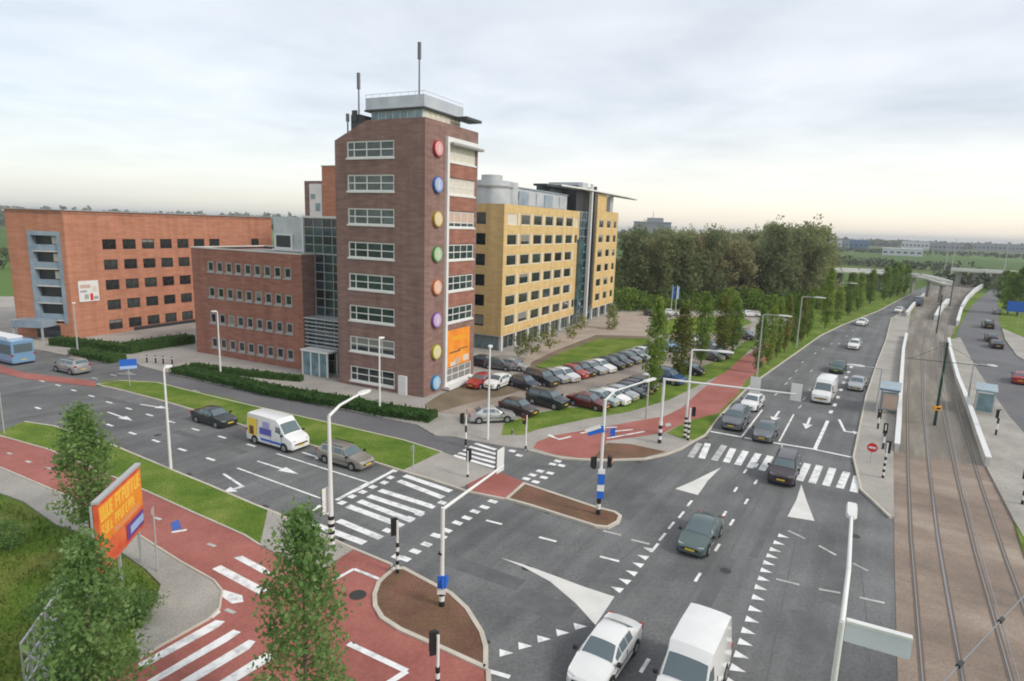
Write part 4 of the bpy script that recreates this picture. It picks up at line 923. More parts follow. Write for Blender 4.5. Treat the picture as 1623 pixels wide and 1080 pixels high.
# foreground trees
near1 = crown_mesh('young_crown', 101, 8.75, .8, 1.22, lambda t: (.85+.15*min(1, t*3))*(1 if t < .45 else max(.16, 1-((t-.45)/.55)**2.1*.86)), 300, 25, .42, .085, M['leaf_near'])
tree('young_tree', G(488, 1190), near1, trunk_mesh(102, 8, .09, 14, 1.0), 'tall leafy young tree in the foreground beside the red cycle path', None, (1, 1, 1.0), .4)
near2 = crown_mesh('young_crown', 111, 8.0, 1.5, 1.15, lambda t: (.7+.3*min(1, t*3))*(1 if t < .55 else max(.16, 1-((t-.55)/.45)**2*.85)), 210, 28, .42, .10, M['leaf_near'])
tree('young_tree', G(146, 862), near2, trunk_mesh(112, 7, .09, 10, 1.0), 'young tree behind the red and yellow billboard', None, (1, 1, .97), 1)
near3 = crown_mesh('young_crown', 121, 7.0, .4, 1.35, lambda t: (.9)*(1 if t < .5 else max(.15, 1-((t-.5)/.5)**1.9*.85)), 270, 30, .46, .085, M['leaf_near'])
tree('young_tree', G(160, 1150), near3, trunk_mesh(122, 6, .08, 10, 1.0), 'bushy young tree at lower left in front of the billboard', None, (1, 1, 1.0), 2)
shr = crown_mesh('shrub_crown', 131, 2.6, .1, 1.9, round_prof, 220, 14, .4, .09, M['leaf_near'])
for i, (x, y, s, lb) in enumerate(((8, 870, .55, 'dark green shrub at the left edge below the footpath'), (90, 1180, .9, 'leafy shrub at the bottom edge left of the bushy young tree'), (215, 985, .55, 'low shrub under the billboard posts'), (120, 985, .8, 'shrub between the lattice frame and the bushy young tree'))):
    o = link('shrub', shr, None, G(x, y), i*1.7); o.scale = (s, s, s); tag(o, lb, 'shrub', 'shrubs in the rough grass')
# rough grass tufts
tv, tf = [], []; rg = random.Random(9)
poly_in = [G(*p) for p in ((-120, 790), (30, 800), (95, 840), (200, 885), (228, 905), (250, 928), (235, 965), (212, 1010), (190, 1080), (240, 1250), (-200, 1300))]
def inside(p, pl_):
    r = False; j = len(pl_)-1
    for i in range(len(pl_)):
        if (pl_[i].y > p.y) != (pl_[j].y > p.y) and p.x < (pl_[j].x-pl_[i].x)*(p.y-pl_[i].y)/(pl_[j].y-pl_[i].y)+pl_[i].x: r = not r
        j = i
    return r
xs = [p.x for p in poly_in]; ys = [p.y for p in poly_in]; cnt = 0
while cnt < 16000:
    p = Vector((rg.uniform(min(xs), max(xs)), rg.uniform(min(ys), max(ys)), -.02)); cnt += 1
    if not inside(p, poly_in): continue
    a = rg.random()*6.28; w = rg.uniform(.02, .05); h = rg.uniform(.1, .42); i = len(tv); dx, dy = math.cos(a)*w, math.sin(a)*w
    l = Vector((rg.uniform(-.15, .15), rg.uniform(-.15, .15), h))
    tv += [(p.x-dx, p.y-dy, p.z), (p.x+dx, p.y+dy, p.z), tuple(p+l)]; tf.append((i, i+1, i+2))
tag(meshobj('grass_tufts', tv, tf, M['grass_rough']), 'long grass blades of the rough plot', 'grass', kind='stuff')

# hedges
def hedge(px, w, h, label, dens=60, m='hedge', size=.13, back=True):
    """clipped hedge along a line: a dark woody core thick with leaves"""
    rg = random.Random(len(px)+int(px[0][0])); pts = [G(x, y, .1) for x, y in px]; b = MB(); vs = []; fs = []
    root = empty('hedge', pts[0], 0, label, 'hedge', 'clipped hedges')
    pts = [p-pts[0] for p in pts]
    for p, q in zip(pts, pts[1:]):
        d = (q-p).normalized(); n = Vector((-d.y, d.x, 0)); L_ = (q-p).length
        b.bar(p+n*w/2+Vector((0, 0, h*.45)), q+n*w/2+Vector((0, 0, h*.45)), w*.8, h*.88)
        for _ in range(int(L_*dens)):
            t = rg.random()*L_; s_ = rg.random(); 
            if rg.random() < .55: off, z = rg.uniform(0, w), h*(.95+rg.uniform(-.06, .07))
            else: off, z = (0 if rg.random() < .8 else w)+rg.uniform(-.07, .07), rg.uniform(.02, h)
            c = p+d*t+n*off+Vector((0, 0, z)); leafquads(rg, [c], 1, .06, size, vs, fs)
    b.build('hedge_core', M['hedge'], root); meshobj('foliage', vs, fs, M['hedge'], root)
hedge([(268, 592), (361, 613), (417, 627), (528, 646), (600, 660), (679, 671)], 2.3, .72, 'long clipped hedge along the service road below the brown tower', 70)
hedge([(108, 563), (135, 570), (172, 576)], 2.6, .8, 'short hedge beside the silver car on the left', 60)
hedge([(75, 548), (150, 556), (207, 562)], 2.0, 1.1, 'hedge along the foot of the orange building', 40)
hedge([(213, 560), (265, 552), (312, 545)], 3.0, 1.3, 'raised hedge under the right end of the orange building', 40)
hedge([(300, 585), (350, 593), (430, 602), (475, 606)], 1.0, .7, 'thin planting at the foot of the red brick wing', 30)
shb = crown_mesh('shrub_crown', 141, 4.0, 1.2, 1.2, round_prof, 60, 8, .40, .13, M['leaf_poplar_autumn'])
for i, (x, y, s) in enumerate(((825, 575, 1.0), (843, 572, 1.15), (870, 562, 1.1), (905, 545, .9), (920, 530, .9))):
    o = link('small_tree', shb, None, G(x, y), i); o.scale = (s, s, s*.95); tag(o, f'thin olive shrub in front of the yellow office, {ord_[i]} counting from its near corner', 'shrub', 'shrubs in front of the yellow office')
hd2 = crown_mesh('shrub_crown', 151, 3.6, .1, 1.1, pop_prof, 100, 9, .35, .15, M['leaf_wood'])
o = link('conifer', hd2, None, G(969, 523)); o.scale = (1, 1, 1.3); tag(o, 'dark clipped evergreen standing on the walkway by the yellow office', 'shrub')

# ------------------------------------------------------------------ street furniture
def bands(parent, r, z0, z1, n, start_black=True):
    for k in range(n):
        a = z0+(z1-z0)*k/n; b_ = z0+(z1-z0)*(k+1)/n
        MB().tube((0, 0, a), (0, 0, b_), r, r, 12).build('band', M['black_paint' if (k % 2 == 0) == start_black else 'white_paint'], parent, 40)
def lamp(px, h, arm, label, group='street lamps', dbl=False, band=False, colour='white_paint', head=.9, rise=.35, r=.085):
    """tapered post with a curved arm and a flat lantern"""
    g = G(*px, .1); o = empty('street_lamp', g, 0, label, 'street lamp', group)
    MB().tube((0, 0, -.1), (0, 0, h-.3), r*1.25, r*.75, 12).build('post', M[colour], o, 40)
    a = Vector((arm[0], arm[1], 0)); 
    b = MB(); p0 = Vector((0, 0, h-.3)); p1 = Vector((0, 0, h-.3))+a*.35+Vector((0, 0, rise*.7)); p2 = p0+a+Vector((0, 0, rise))
    b.tube(p0, p1, r*.75, r*.65, 10); b.tube(p1, p2, r*.65, r*.5, 10); b.build('arm', M[colour], o, 40)
    d = a.normalized() if a.length > .01 else Vector((1, 0, 0)); n = Vector((-d.y, d.x, 0)); c = p2
    hm = MB(); vs = []
    for t, w, zt in ((-.05, .10, .06), (.18*head, .19, .10), (.6*head, .21, .09), (head, .10, .03)):
        q = c+d*t; vs += [q-n*w+Vector((0, 0, -.05)), q+n*w+Vector((0, 0, -.05)), q+n*w*.75+Vector((0, 0, zt)), q-n*w*.75+Vector((0, 0, zt))]
    fs = [(0, 1, 2, 3), (15, 14, 13, 12)]
    for k in range(3):
        for i in range(4): fs.append((k*4+i, k*4+4+i, k*4+4+(i+1) % 4, k*4+(i+1) % 4))
    hm.add(vs, fs); hd = hm.build('lantern', M['white_paint'], o, 50)
    q = c+d*.42*head; MB().box(q.x-.14, q.x+.14, q.y-.14, q.y+.14, q.z-.08, q.z-.052).build('lens', M['lamp_clear'], hd)
    if band: bands(o, r*1.5, 0, 1.9, 9)
    return o
lamp((526, 868), 7.9, (.95, 2.7), 'white street lamp with black and white banded foot by the side road crossing', band=True, r=.12, rise=.5, head=1.1)
lamp((271, 743), 7.6, (.0, .25), 'plain street lamp on the grass verge left of the black car', head=.7, rise=.1)
lamp((602, 654), 7.4, (.02, .05), 'slim street lamp standing before the brown tower', head=.7, rise=.1)
lamp((350, 596), 7.6, (-.15, .05), 'slim street lamp standing before the red brick wing', head=.7, rise=.1)
lamp((773, 697), 8.2, (.0, .1), 'street lamp at the parking lot entrance', head=.8, rise=.1)
lamp((124, 563), 6.8, (-.05, .1), 'slim street lamp standing before the orange building', head=.7, rise=.1, colour='grey_paint')
lamp((1085, 694), 8.2, (1.9, -.6), 'street lamp with banded foot on the verge by the main road', band=True, head=1.4, rise=.1, r=.1)
lamp((1199, 600), 8.4, (1.6, -.8), 'street lamp beside the first verge poplars', head=1.5, rise=.1, colour='grey_paint')
lamp((1262, 552), 8.6, (1.6, -.8), 'street lamp half way along the verge poplars', head=1.6, rise=.1, colour='grey_paint')
lamp((1388, 655), 5.0, (-1.4, .8), 'lamp post on the left tram platform leaning its arm over the road', head=1.6, rise=.05, colour='grey_paint')
lamp((1533, 640), 4.8, (1.2, -.4), 'thin lamp post on the right tram platform', head=.9, rise=.05, colour='grey_paint')
lamp((1325, 505), 8.2, (1.6, -.8), 'distant street lamp near the wood', head=1.6, rise=.1, colour='grey_paint')
lamp((1024, 664), 4.6, (-.1, .1), 'short grey post between the lawn and the cycle path', head=.6, rise=.05, colour='grey_paint')
LAMP0 = [o for o in bpy.data.objects if o.get('label', '').startswith('white street lamp with black')][0]
# foreground lamp with a gantry sign
fg = G(1335, 985, 6.4); fg.z = 0
M['panel_grey'] = plain('pale_sign_panel', (.66, .68, .74), .4)
FL = empty('street_lamp', fg, 0, 'tall white street lamp in the right foreground carrying a long road sign', 'street lamp', 'street lamps')
top = G(1335, 985, 6.3)-fg; hp = G(1350, 822, 8.0); 
MB().tube((0, 0, 0), (0, 0, 6.4), .10, .085, 14).build('post', M['white_paint'], FL, 40)
q1 = G(1344, 905, 7.3)-fg
FLarm = MB(); p0 = Vector((0, 0, 6.38))
e1 = G(1345, 903, 7.2)-fg; e2 = G(1349.5, 820, 7.6)-fg
FLarm.tube(p0, e1, .08, .075, 12); FLarm.tube(e1, e2, .075, .06, 12); FLarm.build('arm', M['white_paint'], FL, 40)
hd = MB(); d = (e2-e1).normalized(); d.z = .1; d.normalize(); n = Vector((d.y, -d.x, 0)).normalized()
vs = []
for t, w, zt in ((-.05, .10, .07), (.1, .19, .11), (.95, .20, .10), (1.15, .14, .03)):
    q = e2+d*t; vs += [q-n*w+Vector((0, 0, -.05)), q+n*w+Vector((0, 0, -.05)), q+n*w*.8+Vector((0, 0, zt)), q-n*w*.8+Vector((0, 0, zt))]
hd.add(vs, [(3, 2, 1, 0), (12, 13, 14, 15)]+[(k_*4+(i+1) % 4, k_*4+4+(i+1) % 4, k_*4+4+i, k_*4+i) for k_ in range(3) for i in range(4)]); hd.build('lantern', M['white_paint'], FL, 50)
sg = G(1446, 1015, 6.25)-fg; s0 = G(1341, 986, 6.25)-fg; dvec = sg-s0
pn = MB().bar(s0-Vector((0, 0, .3)), s0+dvec-Vector((0, 0, .3)), .16, .62).build('sign_panel', M['panel_grey'], FL)
MB().bar(s0+Vector((0, 0, .06)), s0+dvec+Vector((0, 0, .06)), .2, .09).build('sign_top', M['white_paint'], pn)

def heads(parent, p, face, board=(.55, 1.0), lights=3, back='white_paint'):
    """signal head: backing board, dark housing and lenses"""
    f = Vector((face[0], face[1], 0)).normalized(); n = Vector((-f.y, f.x, 0)); w, h = board
    p = Vector(p); b = MB()
    b.bar(p-n*w/2, p+n*w/2, .05, h); o = b.build('signal_board', M[back], parent)
    b2 = MB(); b2.bar(p+f*.12-n*.14, p+f*.12+n*.14, .2, h*.86); b2.build('signal_housing', M['black_paint'], o)
    for k, c in enumerate(('lamp_red', 'orange_banner', 'green_paint')[:lights]):
        q = p+f*.225+Vector((0, 0, h*.28-k*h*.28)); MB().tube(q, q+f*.03, .09, .09, 12).build('lens', M[c], o)
    return o
def mast(px, h, arm_end, label, nb=6, bh=1.6, r=.11, name='signal_mast'):
    g = G(*px, .12); o = empty(name, g, 0, label, 'traffic light', 'traffic light masts')
    MB().tube((0, 0, -.1), (0, 0, h), r, r*.85, 14).build('post', M['white_paint'], o, 40)
    bands(o, r*1.25, 0, bh, nb)
    if arm_end is not None:
        e_ = arm_end-g; MB().tube((0, 0, h-.08), e_, r*.75, r*.5, 12).build('arm', M['white_paint'], o, 40)
    return o, g
FACE = (-.87, .49)   # towards side road traffic
heads(LAMP0, (-.28, .05, 2.75), (-.87, .49), (.55, 1.5), 3)
m1, g1 = mast((700, 960), 5.0, G(798, 738, 5.3), 'signal mast on the corner island with an arm reaching over the side road', 5, 1.35)
e1_ = G(796, 726, 5.3)-g1
heads(m1, e1_+Vector((-.1, 0, -.15)), FACE, (.75, 1.35)); heads(m1, Vector((.05, 0, 2.7)), (-.87, .3), (.05, .1), 0)
bs = MB(); bs.tube((.12, -.02, 1.25), (.17, -.04, 1.25), .33, .33, 20); s1 = bs.build('keep_right_sign', M['sign_blue'], m1, 40)
s1.rotation_euler = (0, 0, 0); MB().box(-.2, .2, -.17, -.125, 1.0, 1.62).build('sign_plate', M['sign_blue'], m1); MB().box(-.2, .2, -.17, -.126, .68, .96).build('sign_plate', M['white_paint'], m1)
m2, g2 = mast((948, 815), 7.6, None, 'tall mast on the long brown island with blue signs', 3, 1.1)
a2 = G(1028, 607, 8)-g2; b = MB(); b.tube((0, 0, 7.5), (a2.x*.2, a2.y*.2, 7.95), .07, .06, 10); b.tube((a2.x*.2, a2.y*.2, 7.95), (a2.x*.9, a2.y*.9, 8.05), .06, .045, 10); b.build('arm', M['white_paint'], m2, 40)
MB().bar((a2.x*.9, a2.y*.9, 8.05), (a2.x*1.15, a2.y*1.15, 8.06), .25, .12).build('lantern', M['white_paint'], m2)
for z0, z1, c in ((1.15, 1.6, 'sign_blue'), (1.65, 2.05, 'white_paint'), (2.1, 2.75, 'sign_blue'), (2.8, 3.1, 'white_paint')):
    MB().box(-.19, .24, -.24, -.14, z0, z1).build('sign_plate', M[c], m2)
MB().bar((-1.0, -.18, 5.45), (.0, -.16, 5.75), .05, .42).build('direction_sign', M['sign_blue'], m2); MB().bar((-1.15, -.21, 5.55), (-.2, -.17, 5.9), .04, .22).build('direction_sign', M['white_paint'], m2)
MB().box(.45, .75, .0, .06, 5.2, 5.75).bar((.05, 0, 5.5), (.45, 0, 5.5), .04, .04).build('side_sign', M['sign_blue'], m2)
heads(m2, Vector((.45, .15, 3.5)), (.87, -.3), (.3, .8), 3, 'black_paint'); heads(m2, Vector((-.4, .1, 3.4)), (-.6, .8), (.3, .8), 3, 'black_paint')
m3, g3 = mast((1045, 702), 5.7, G(1262, 625, 5.75), 'signal gantry reaching over the main road lanes', 6, 1.9, .13, 'signal_gantry')
for x, y in ((1197, 607), (1262, 618)):
    heads(m3, G(x, y+4, 5.75)-g3, (.56, .83), (.8, 1.4))
m4, g4 = mast((1085, 697), 2.9, None, 'short signal post beside the banded lamp on the north verge', 8, 1.9, .09, 'signal_post'); m4.location = G(1090, 698, .1)
heads(m4, (.3, .0, 2.6), (.4, .8), (.3, .85), 3, 'black_paint')
def sigpost(px, h, off, face, label, nb=7, bh=1.7):
    o, g = mast(px, h, None, label, nb, bh, .07, 'signal_post'); heads(o, (off[0], off[1], h-.35), face, (.34, .95), 3, 'black_paint'); return o
sigpost((630, 908), 2.9, (-.16, .0), (-.4, .9), 'signal post with banded foot on the tip of the corner island')
sigpost((693, 1120), 3.0, (-.14, .0), (-.4, .9), 'signal post at the bottom edge below the corner island')
sigpost((738, 706), 2.6, (-.25, .1), (-.9, .4), 'signal post at the near end of the service road crossing', 3)
sigpost((833, 712), 2.9, (-.1, .1), (-.5, -.8), 'signal post at the lawn corner beside the service road crossing', 2, .6)
sigpost((741, 756), 2.0, (.02, .0), (.5, .8), 'signal post on the pale pavement refuge', 2, .4)
sigpost((1399, 758), 2.8, (.12, .05), (.5, .8), 'signal post at the near tip of the left tram platform', 7)
sigpost((1399, 712), 2.2, (.0, .0), (.5, .8), 'signal post next to the no entry sign on the left platform', 3)
sigpost((1391, 680), 1.8, (.0, .0), (.5, .8), 'signal post just before the left tram shelter', 3)
sigpost((1620, 800), 2.6, (.0, .0), (-.5, .8), 'signal post at the near end of the right platform', 5)
sigpost((1578, 690), 2.4, (.0, .0), (-.5, .8), 'signal post beyond the right tram shelter', 3)
# posts and small signs
def sign(px, h, shape, size, col, face, label, cat='road sign', extra=None):
    g = G(*px, .1); o = empty('road_sign', g, 0, label, cat, 'road signs'); MB().tube((0, 0, -.1), (0, 0, h+.1), .04, .04, 8).build('post', M['grey_paint'], o, 40)
    f = Vector((face[0], face[1], 0)).normalized(); n = Vector((-f.y, f.x, 0)); c = f*.06+Vector((0, 0, h-size[1]/2))
    if shape == 'round':
        d = MB().tube(c, c+f*.04, size[0]/2, size[0]/2, 24).build('sign_disc', M[col], o, 40)
        if extra == 'bar': MB().bar(c+f*.05-n*size[0]*.34, c+f*.05+n*size[0]*.34, .02, size[1]*.2).build('white_bar', M['white_paint'], d)
    else:
        d = MB().bar(c-n*size[0]/2, c+n*size[0]/2, .05, size[1]).build('sign_plate', M[col], o)
        if extra == 'white': MB().bar(c-n*size[0]/2+Vector((0, 0, -size[1]*.75)), c+n*size[0]/2+Vector((0, 0, -size[1]*.75)), .05, size[1]*.45).build('sign_plate', M['light_sign'], o)
    return o
M['light_sign'] = plain('sign_pale_blue', (.35, .5, .8), .4)
sign((206, 612), 2.9, 'rect', (1.55, .7), 'sign_blue', (.5, -.85), 'blue road sign on the tip of the grass median at left', extra='white')
sign((655, 742), 1.7, 'rect', (.3, .4), 'grey_paint', (-.6, -.6), 'small grey sign post near the tip of the grass median')
sign((1379, 735), 1.75, 'round', (.75, .75), 'sign_red', (-.5, -.85), 'round red no entry sign on the left tram platform', extra='bar')
sign((1612, 520), 5.6, 'rect', (4.6, 2.2), 'sign_blue', (-.5, -.85), 'large blue direction sign beside the right road')
sign((250, 905), 3.4, 'rect', (.05, .3), 'grey_paint', (-.6, -.6), 'thin grey pole on the footpath beside the billboard', 'post')
sign((812, 700), 1.0, 'rect', (.12, .3), 'dark_metal', (-.6, -.6), 'dark bollard at the lawn corner', 'bollard')
for i, x in enumerate((233, 247, 259, 273)):
    g = G(x, 575+i*1.0, .1); o = empty('bollard', g, 0, f'dark bollard at the end of the long hedge, {ord_[i]} from the left', 'bollard', 'bollards near the red brick wing')
    MB().tube((0, 0, -.05), (0, 0, .95), .09, .09, 10).build('post', M['black_paint'], o, 40); MB().tube((0, 0, .7), (0, 0, .82), .095, .095, 10).build('band', M['white_paint'], o)
sign((7, 688), 6.3, 'rect', (.18, .5), 'white_paint', (.6, -.8), 'slim white pole at the left edge by the end of the grass verge', 'post')
# platform walls
def wall(name, px, h, th, label, m='concrete', h1=None):
    pts = [G(x, y) for x, y in px]; b = MB(); n = len(pts); root = empty(name, pts[0], 0, label, 'wall', 'low walls along the tram tracks')
    for i, (p, q) in enumerate(zip(pts, pts[1:])):
        hh = h if h1 is None else h+(h1-h)*(i+.5)/(n-1)
        b.bar(p-pts[0]+Vector((0, 0, hh/2)), q-pts[0]+Vector((0, 0, hh/2)), th, hh)
    b.build('panel', M[m], root)
    c = MB()
    for i, (p, q) in enumerate(zip(pts, pts[1:])):
        hh = h if h1 is None else h+(h1-h)*(i+.5)/(n-1)
        c.bar(p-pts[0]+Vector((0, 0, hh+.05)), q-pts[0]+Vector((0, 0, hh+.05)), th+.12, .1)
    c.build('coping', M['white_paint'], root)
wall('platform_wall', [(1420, 718), (1423, 680), (1425, 640), (1428, 600), (1431, 560), (1436, 535)], .75, .3, 'white capped wall between the left platform and the tracks')
wall('platform_wall', [(1564, 741), (1550, 700), (1537, 660), (1526, 630), (1517, 607), (1510, 580), (1505, 560), (1503, 543)], .8, .3, 'white capped wall between the right platform and the tracks')
wall('viaduct_parapet', [(1517, 517), (1519, 508), (1524, 492), (1531, 479), (1544, 465), (1556, 457)], 1.0, .5, 'curving white parapet on the far right of the tracks', 'white_paint', 1.6)
wall('viaduct_parapet', [(1436, 503), (1446, 489), (1464, 471)], 1.1, .4, 'pale parapet on the far left of the tracks', 'concrete')
wall('centre_barrier', [(1483, 508), (1490, 494), (1502, 480)], 1.1, .8, 'pale barrier between the two far tracks', 'white_paint')

# tram shelters
def shelter(c_px, yaw, label, ad):
    o = empty('tram_shelter', G(*c_px, .14), yaw, label, 'tram shelter', 'tram shelters')
    MB().box(-2.1, 2.1, -.9, .9, 2.35, 2.5).build('roof', M['shelter_blue' if ad else 'light_blue_roof'], o); MB().box(-2.15, 2.15, -.95, .95, 2.5, 2.56).build('roof_edge', M['shelter_glass'], o)
    for x in (-1.95, 1.95):
        for y in (-.75, .75): MB().box(x-.05, x+.05, y-.05, y+.05, 0, 2.35).build('post', M['grey_paint'], o)
    for k in range(3): MB().box(-1.88+k*1.27, -1.88+k*1.27+1.2, .72, .76, .3, 2.2).build('glass_pane', M['shelter_glass'], o)
    MB().box(-1.97, -1.93, -.68, .68, .25, 2.2).build('glass_pane', M['shelter_glass'], o)
    MB().box(-1.5, 1.5, .25, .6, .45, .5).build('bench', M['dark_metal'], o)
    if ad:
        a = MB().box(-2.2, -2.0, -.85, .6, .35, 2.1).build('poster_case', M['grey_frame'], o); MB().box(-2.215, -2.201, -.72, .48, .5, 1.95).build('poster', M['blind_pink'], a)
    return o
M['light_blue_roof'] = plain('pale_blue_roof', (.36, .50, .56), .3)
shelter((1407, 648), math.atan2(.84, .54), 'blue roofed tram shelter with a poster on the left platform', True)
shelter((1558, 650), math.atan2(.80, .6), 'pale blue tram shelter on the right platform', False)

# overhead line
def tram_pole(px, h, label, ring=True):
    g = G(*px, .05); o = empty('tram_pole', g, 0, label, 'pole', 'overhead line poles'); MB().tube((0, 0, 0), (0, 0, h), .14, .10, 12).build('post', M['green_paint'], o, 40)
    if ring:
        MB().box(-.32, .32, -.2, .2, 1.55, 1.95).build('warning_box', M['orange_paint'], o); MB().box(-.2, .2, -.22, -.201, 1.65, 1.85).build('symbol', M['black_paint'], o)
    b = MB(); b.bar((-3.0, 1.2, h-1.9), (3.2, -1.6, h-1.9), .05, .05); b.bar((0, 0, h-.2), (-2.6, 1.0, h-1.85), .03, .03); b.bar((0, 0, h-.2), (2.6, -1.2, h-1.85), .03, .03); b.build('bracket', M['green_paint'], o)
    return o
tram_pole((1481, 674), 8.3, 'dark green tram pole with an orange box between the tracks')
tram_pole((1484, 528), 7.5, 'second tram pole between the tracks, farther away', False)
tram_pole((1505, 486), 7.5, 'third tram pole, near the far curve of the tracks', False)
ow = empty('overhead_wire', G(1520, 740, 0), 0, 'thin contact wires hung over the tram tracks', 'overhead wire')
wz = 5.5
for px in ([(1522, 1055), (1500, 941), (1484, 844), (1473, 740), (1466, 650), (1466, 590), (1472, 540), (1484, 500)], [(1610, 1060), (1585, 979), (1563, 904), (1543, 834), (1519, 740), (1502, 655), (1494, 590), (1494, 540), (1502, 500)]):
    b = MB(); pts = [G(x, y, wz)-ow.location for x, y in px]; pts.insert(0, pts[0]+(pts[0]-pts[1]).normalized()*14)
    for p, q in zip(pts, pts[1:]): b.tube(p, q, .018, .018, 5)
    b.build('contact_wire', M['wire'], ow)
pa, pb_ = G(1587, 983, wz+.06)-ow.location, G(1521.5, 1053, wz+.06)-ow.location
b = MB(); dd_ = (pb_-pa); b.tube(pa-dd_*1.2, pb_+dd_*1.5, .02, .02, 5); b.build('span_wire', M['wire'], ow)
for p in (pa, pb_): MB().tube(p-dd_.normalized()*.16, p+dd_.normalized()*.16, .07, .07, 8).build('insulator', M['dark_metal'], ow)

# billboards
pA, pB = G(150, 800, 5.4), G(218, 738, 5.4); cB = Vector((pB.x, pB.y, 0)); dB = (Vector((pA.x, pA.y, 0))-cB); wB = dB.length; dB.normalize()
BB = empty('billboard', cB, math.atan2(dB.y, dB.x), 'tall red and orange billboard with yellow lettering by the cycle path', 'billboard')
M['board_orange'] = mat('faded_orange_red', (.56, .06, .03), (.72, .17, .05), scale=.9, rough=.6, detail=6)
MB().box(0, wB, -.1, .1, 2.1, 5.4).build('board', M['board_orange'], BB)
for y, s in ((.101, 1),):
    MB().box(.05, wB-.05, .1, .115, 3.3, 5.2).build('orange_field', M['orange_banner'], BB)
M['yellow_print'] = plain('yellow_print', (.85, .62, .08), .5); M['purple_print'] = plain('purple_print', (.16, .05, .22), .5); M['orange_field_side'] = M['orange_banner']
def face_box(x0, x1, z0, z1, m, nm):
    for y0, y1 in ((.116, .126), (-.126, -.101)): MB().box(x0, x1, y0, y1, z0, z1).build(nm, M[m], BB)
MB().box(.05, wB-.05, -.1005-.012, -.1005, 3.3, 5.2).build('orange_field', M['orange_banner'], BB)
rg = random.Random(3)
def glyphs(x0, x1, z0, z1, m):
    """rows of blocky illegible lettering as seen from afar"""
    def flip_box(a, b, *r): face_box(wB-b, wB-a, *r)
    x = x0; k = 0
    while x < x1:
        w = rg.uniform(.17, .27)*(z1-z0)/.7; t = .07*(z1-z0)/.7
        flip_box(x, x+t, z0, z1, m, 'letter_stroke'); pick = rg.randrange(5)
        if pick in (0, 1, 3): flip_box(x+t+.001, x+w, z1-t*1.2, z1, m, 'letter_stroke')
        if pick in (0, 2, 3): flip_box(x+t+.001, x+w*.9, (z0+z1)/2-t*.5, (z0+z1)/2+t*.6, m, 'letter_stroke')
        if pick in (0, 2, 4): flip_box(x+t+.001, x+w, z0, z0+t*1.2, m, 'letter_stroke')
        if pick in (3, 4): flip_box(x+w+.001, x+w+t, z0+(.0 if pick == 4 else (z1-z0)*.4), z1, m, 'letter_stroke')
        x += w+t+.07; k += 1
        if k in (4,): x += .18
glyphs(.15, wB*.9, 4.45, 5.12, 'yellow_print'); glyphs(.2, wB*.8, 3.75, 4.25, 'yellow_print'); glyphs(wB*.3, wB*.9, 3.38, 3.62, 'blind_pink')
face_box(.08, wB*.45, 2.3, 3.1, 'purple_print', 'print_panel')
for y0, y1 in ((.127, .135), (-.135, -.127)): MB().box(.14, wB*.36, y0, y1, 2.5, 2.88).build('print_panel', M['light_sign'], BB)
MB().box(-.06, wB+.06, -.13, .13, 5.4, 5.52).build('top_rail', M['grey_paint'], BB)
for x in (.0, wB*.5, wB-.1): MB().box(x, x+.1, -.24, -.136, -.1, 5.3).build('post', M['grey_paint'], BB)
# lattice frame of a second board seen from behind
LA, LB = G(110, 912, 2.2), G(32, 1022, 2.2); LFo = Vector((LB.x, LB.y, 0)); v = LA-LB; Ls = Vector((v.x, v.y, 0)).length
LF = empty('lattice_frame', LFo, math.atan2(v.y, v.x), 'grey metal lattice frame standing in the rough grass at lower left', 'frame')
b = MB()
for z in (.5, 1.3, 2.2):
    b.bar((0, 0, z), (Ls, 0, z), .07, .07)
n = 9
for k in range(n+1):
    x = Ls*k/n; b.bar((x, 0, .0), (x, 0, 2.2), .05, .05)
    if k < n: b.bar((x, .0, .5), (x+Ls/n, 0, 1.3), .04, .04); b.bar((x, .0, 2.2), (x+Ls/n, 0, 1.3), .04, .04)
for k in (0, 4, 9): b.bar((Ls*k/n, 0, 2.1), (Ls*k/n, -1.3, 0), .06, .06)
b.build('lattice', M['grey_paint'], LF)
rk = bpy.data.meshes.new('rock'); bm = bmesh.new(); bmesh.ops.create_icosphere(bm, subdivisions=3, radius=.7)
for vv in bm.verts: vv.co *= 1+.12*math.sin(vv.co.x*7)*math.cos(vv.co.y*6+vv.co.z*4); vv.co.z *= .7
bm.to_mesh(rk); bm.free(); rk.materials.append(M['paving_dark'])
tag(link('boulder', rk, None, G(86, 1082, .2)), 'pale grey boulder at the bottom edge in the rough grass', 'boulder')

# ------------------------------------------------------------------ vehicles
def section(st):
    x, w, zb, zbelt, wr, zr = st; zb *= .8
    zm = zb+(zbelt-zb)*.55
    half = [(0, zb), (w*.86, zb), (w*.985, zb+.10), (w, zm), (w*.965, zbelt), (wr, zr-.045), (wr*.62, zr), (0, zr+.012)]
    return [Vector((x, y, z)) for y, z in half]+[Vector((x, -y, z)) for y, z in half[-2:0:-1]]
def loft_body(stations):
    secs = [section(s) for s in stations]; n = len(secs[0]); b = MB()
    vs = [p for s in secs for p in s]; fs = []
    for i in range(len(secs)-1):
        for j in range(n): fs.append((i*n+j, i*n+(j+1) % n, (i+1)*n+(j+1) % n, (i+1)*n+j))
    fs.append(tuple(range(n))); fs.append(tuple(range(len(vs)-1, len(vs)-n-1, -1)))
    # stations run from the nose to the tail: orient outward
    b.add(vs, [f[::-1] for f in fs]); return b, secs
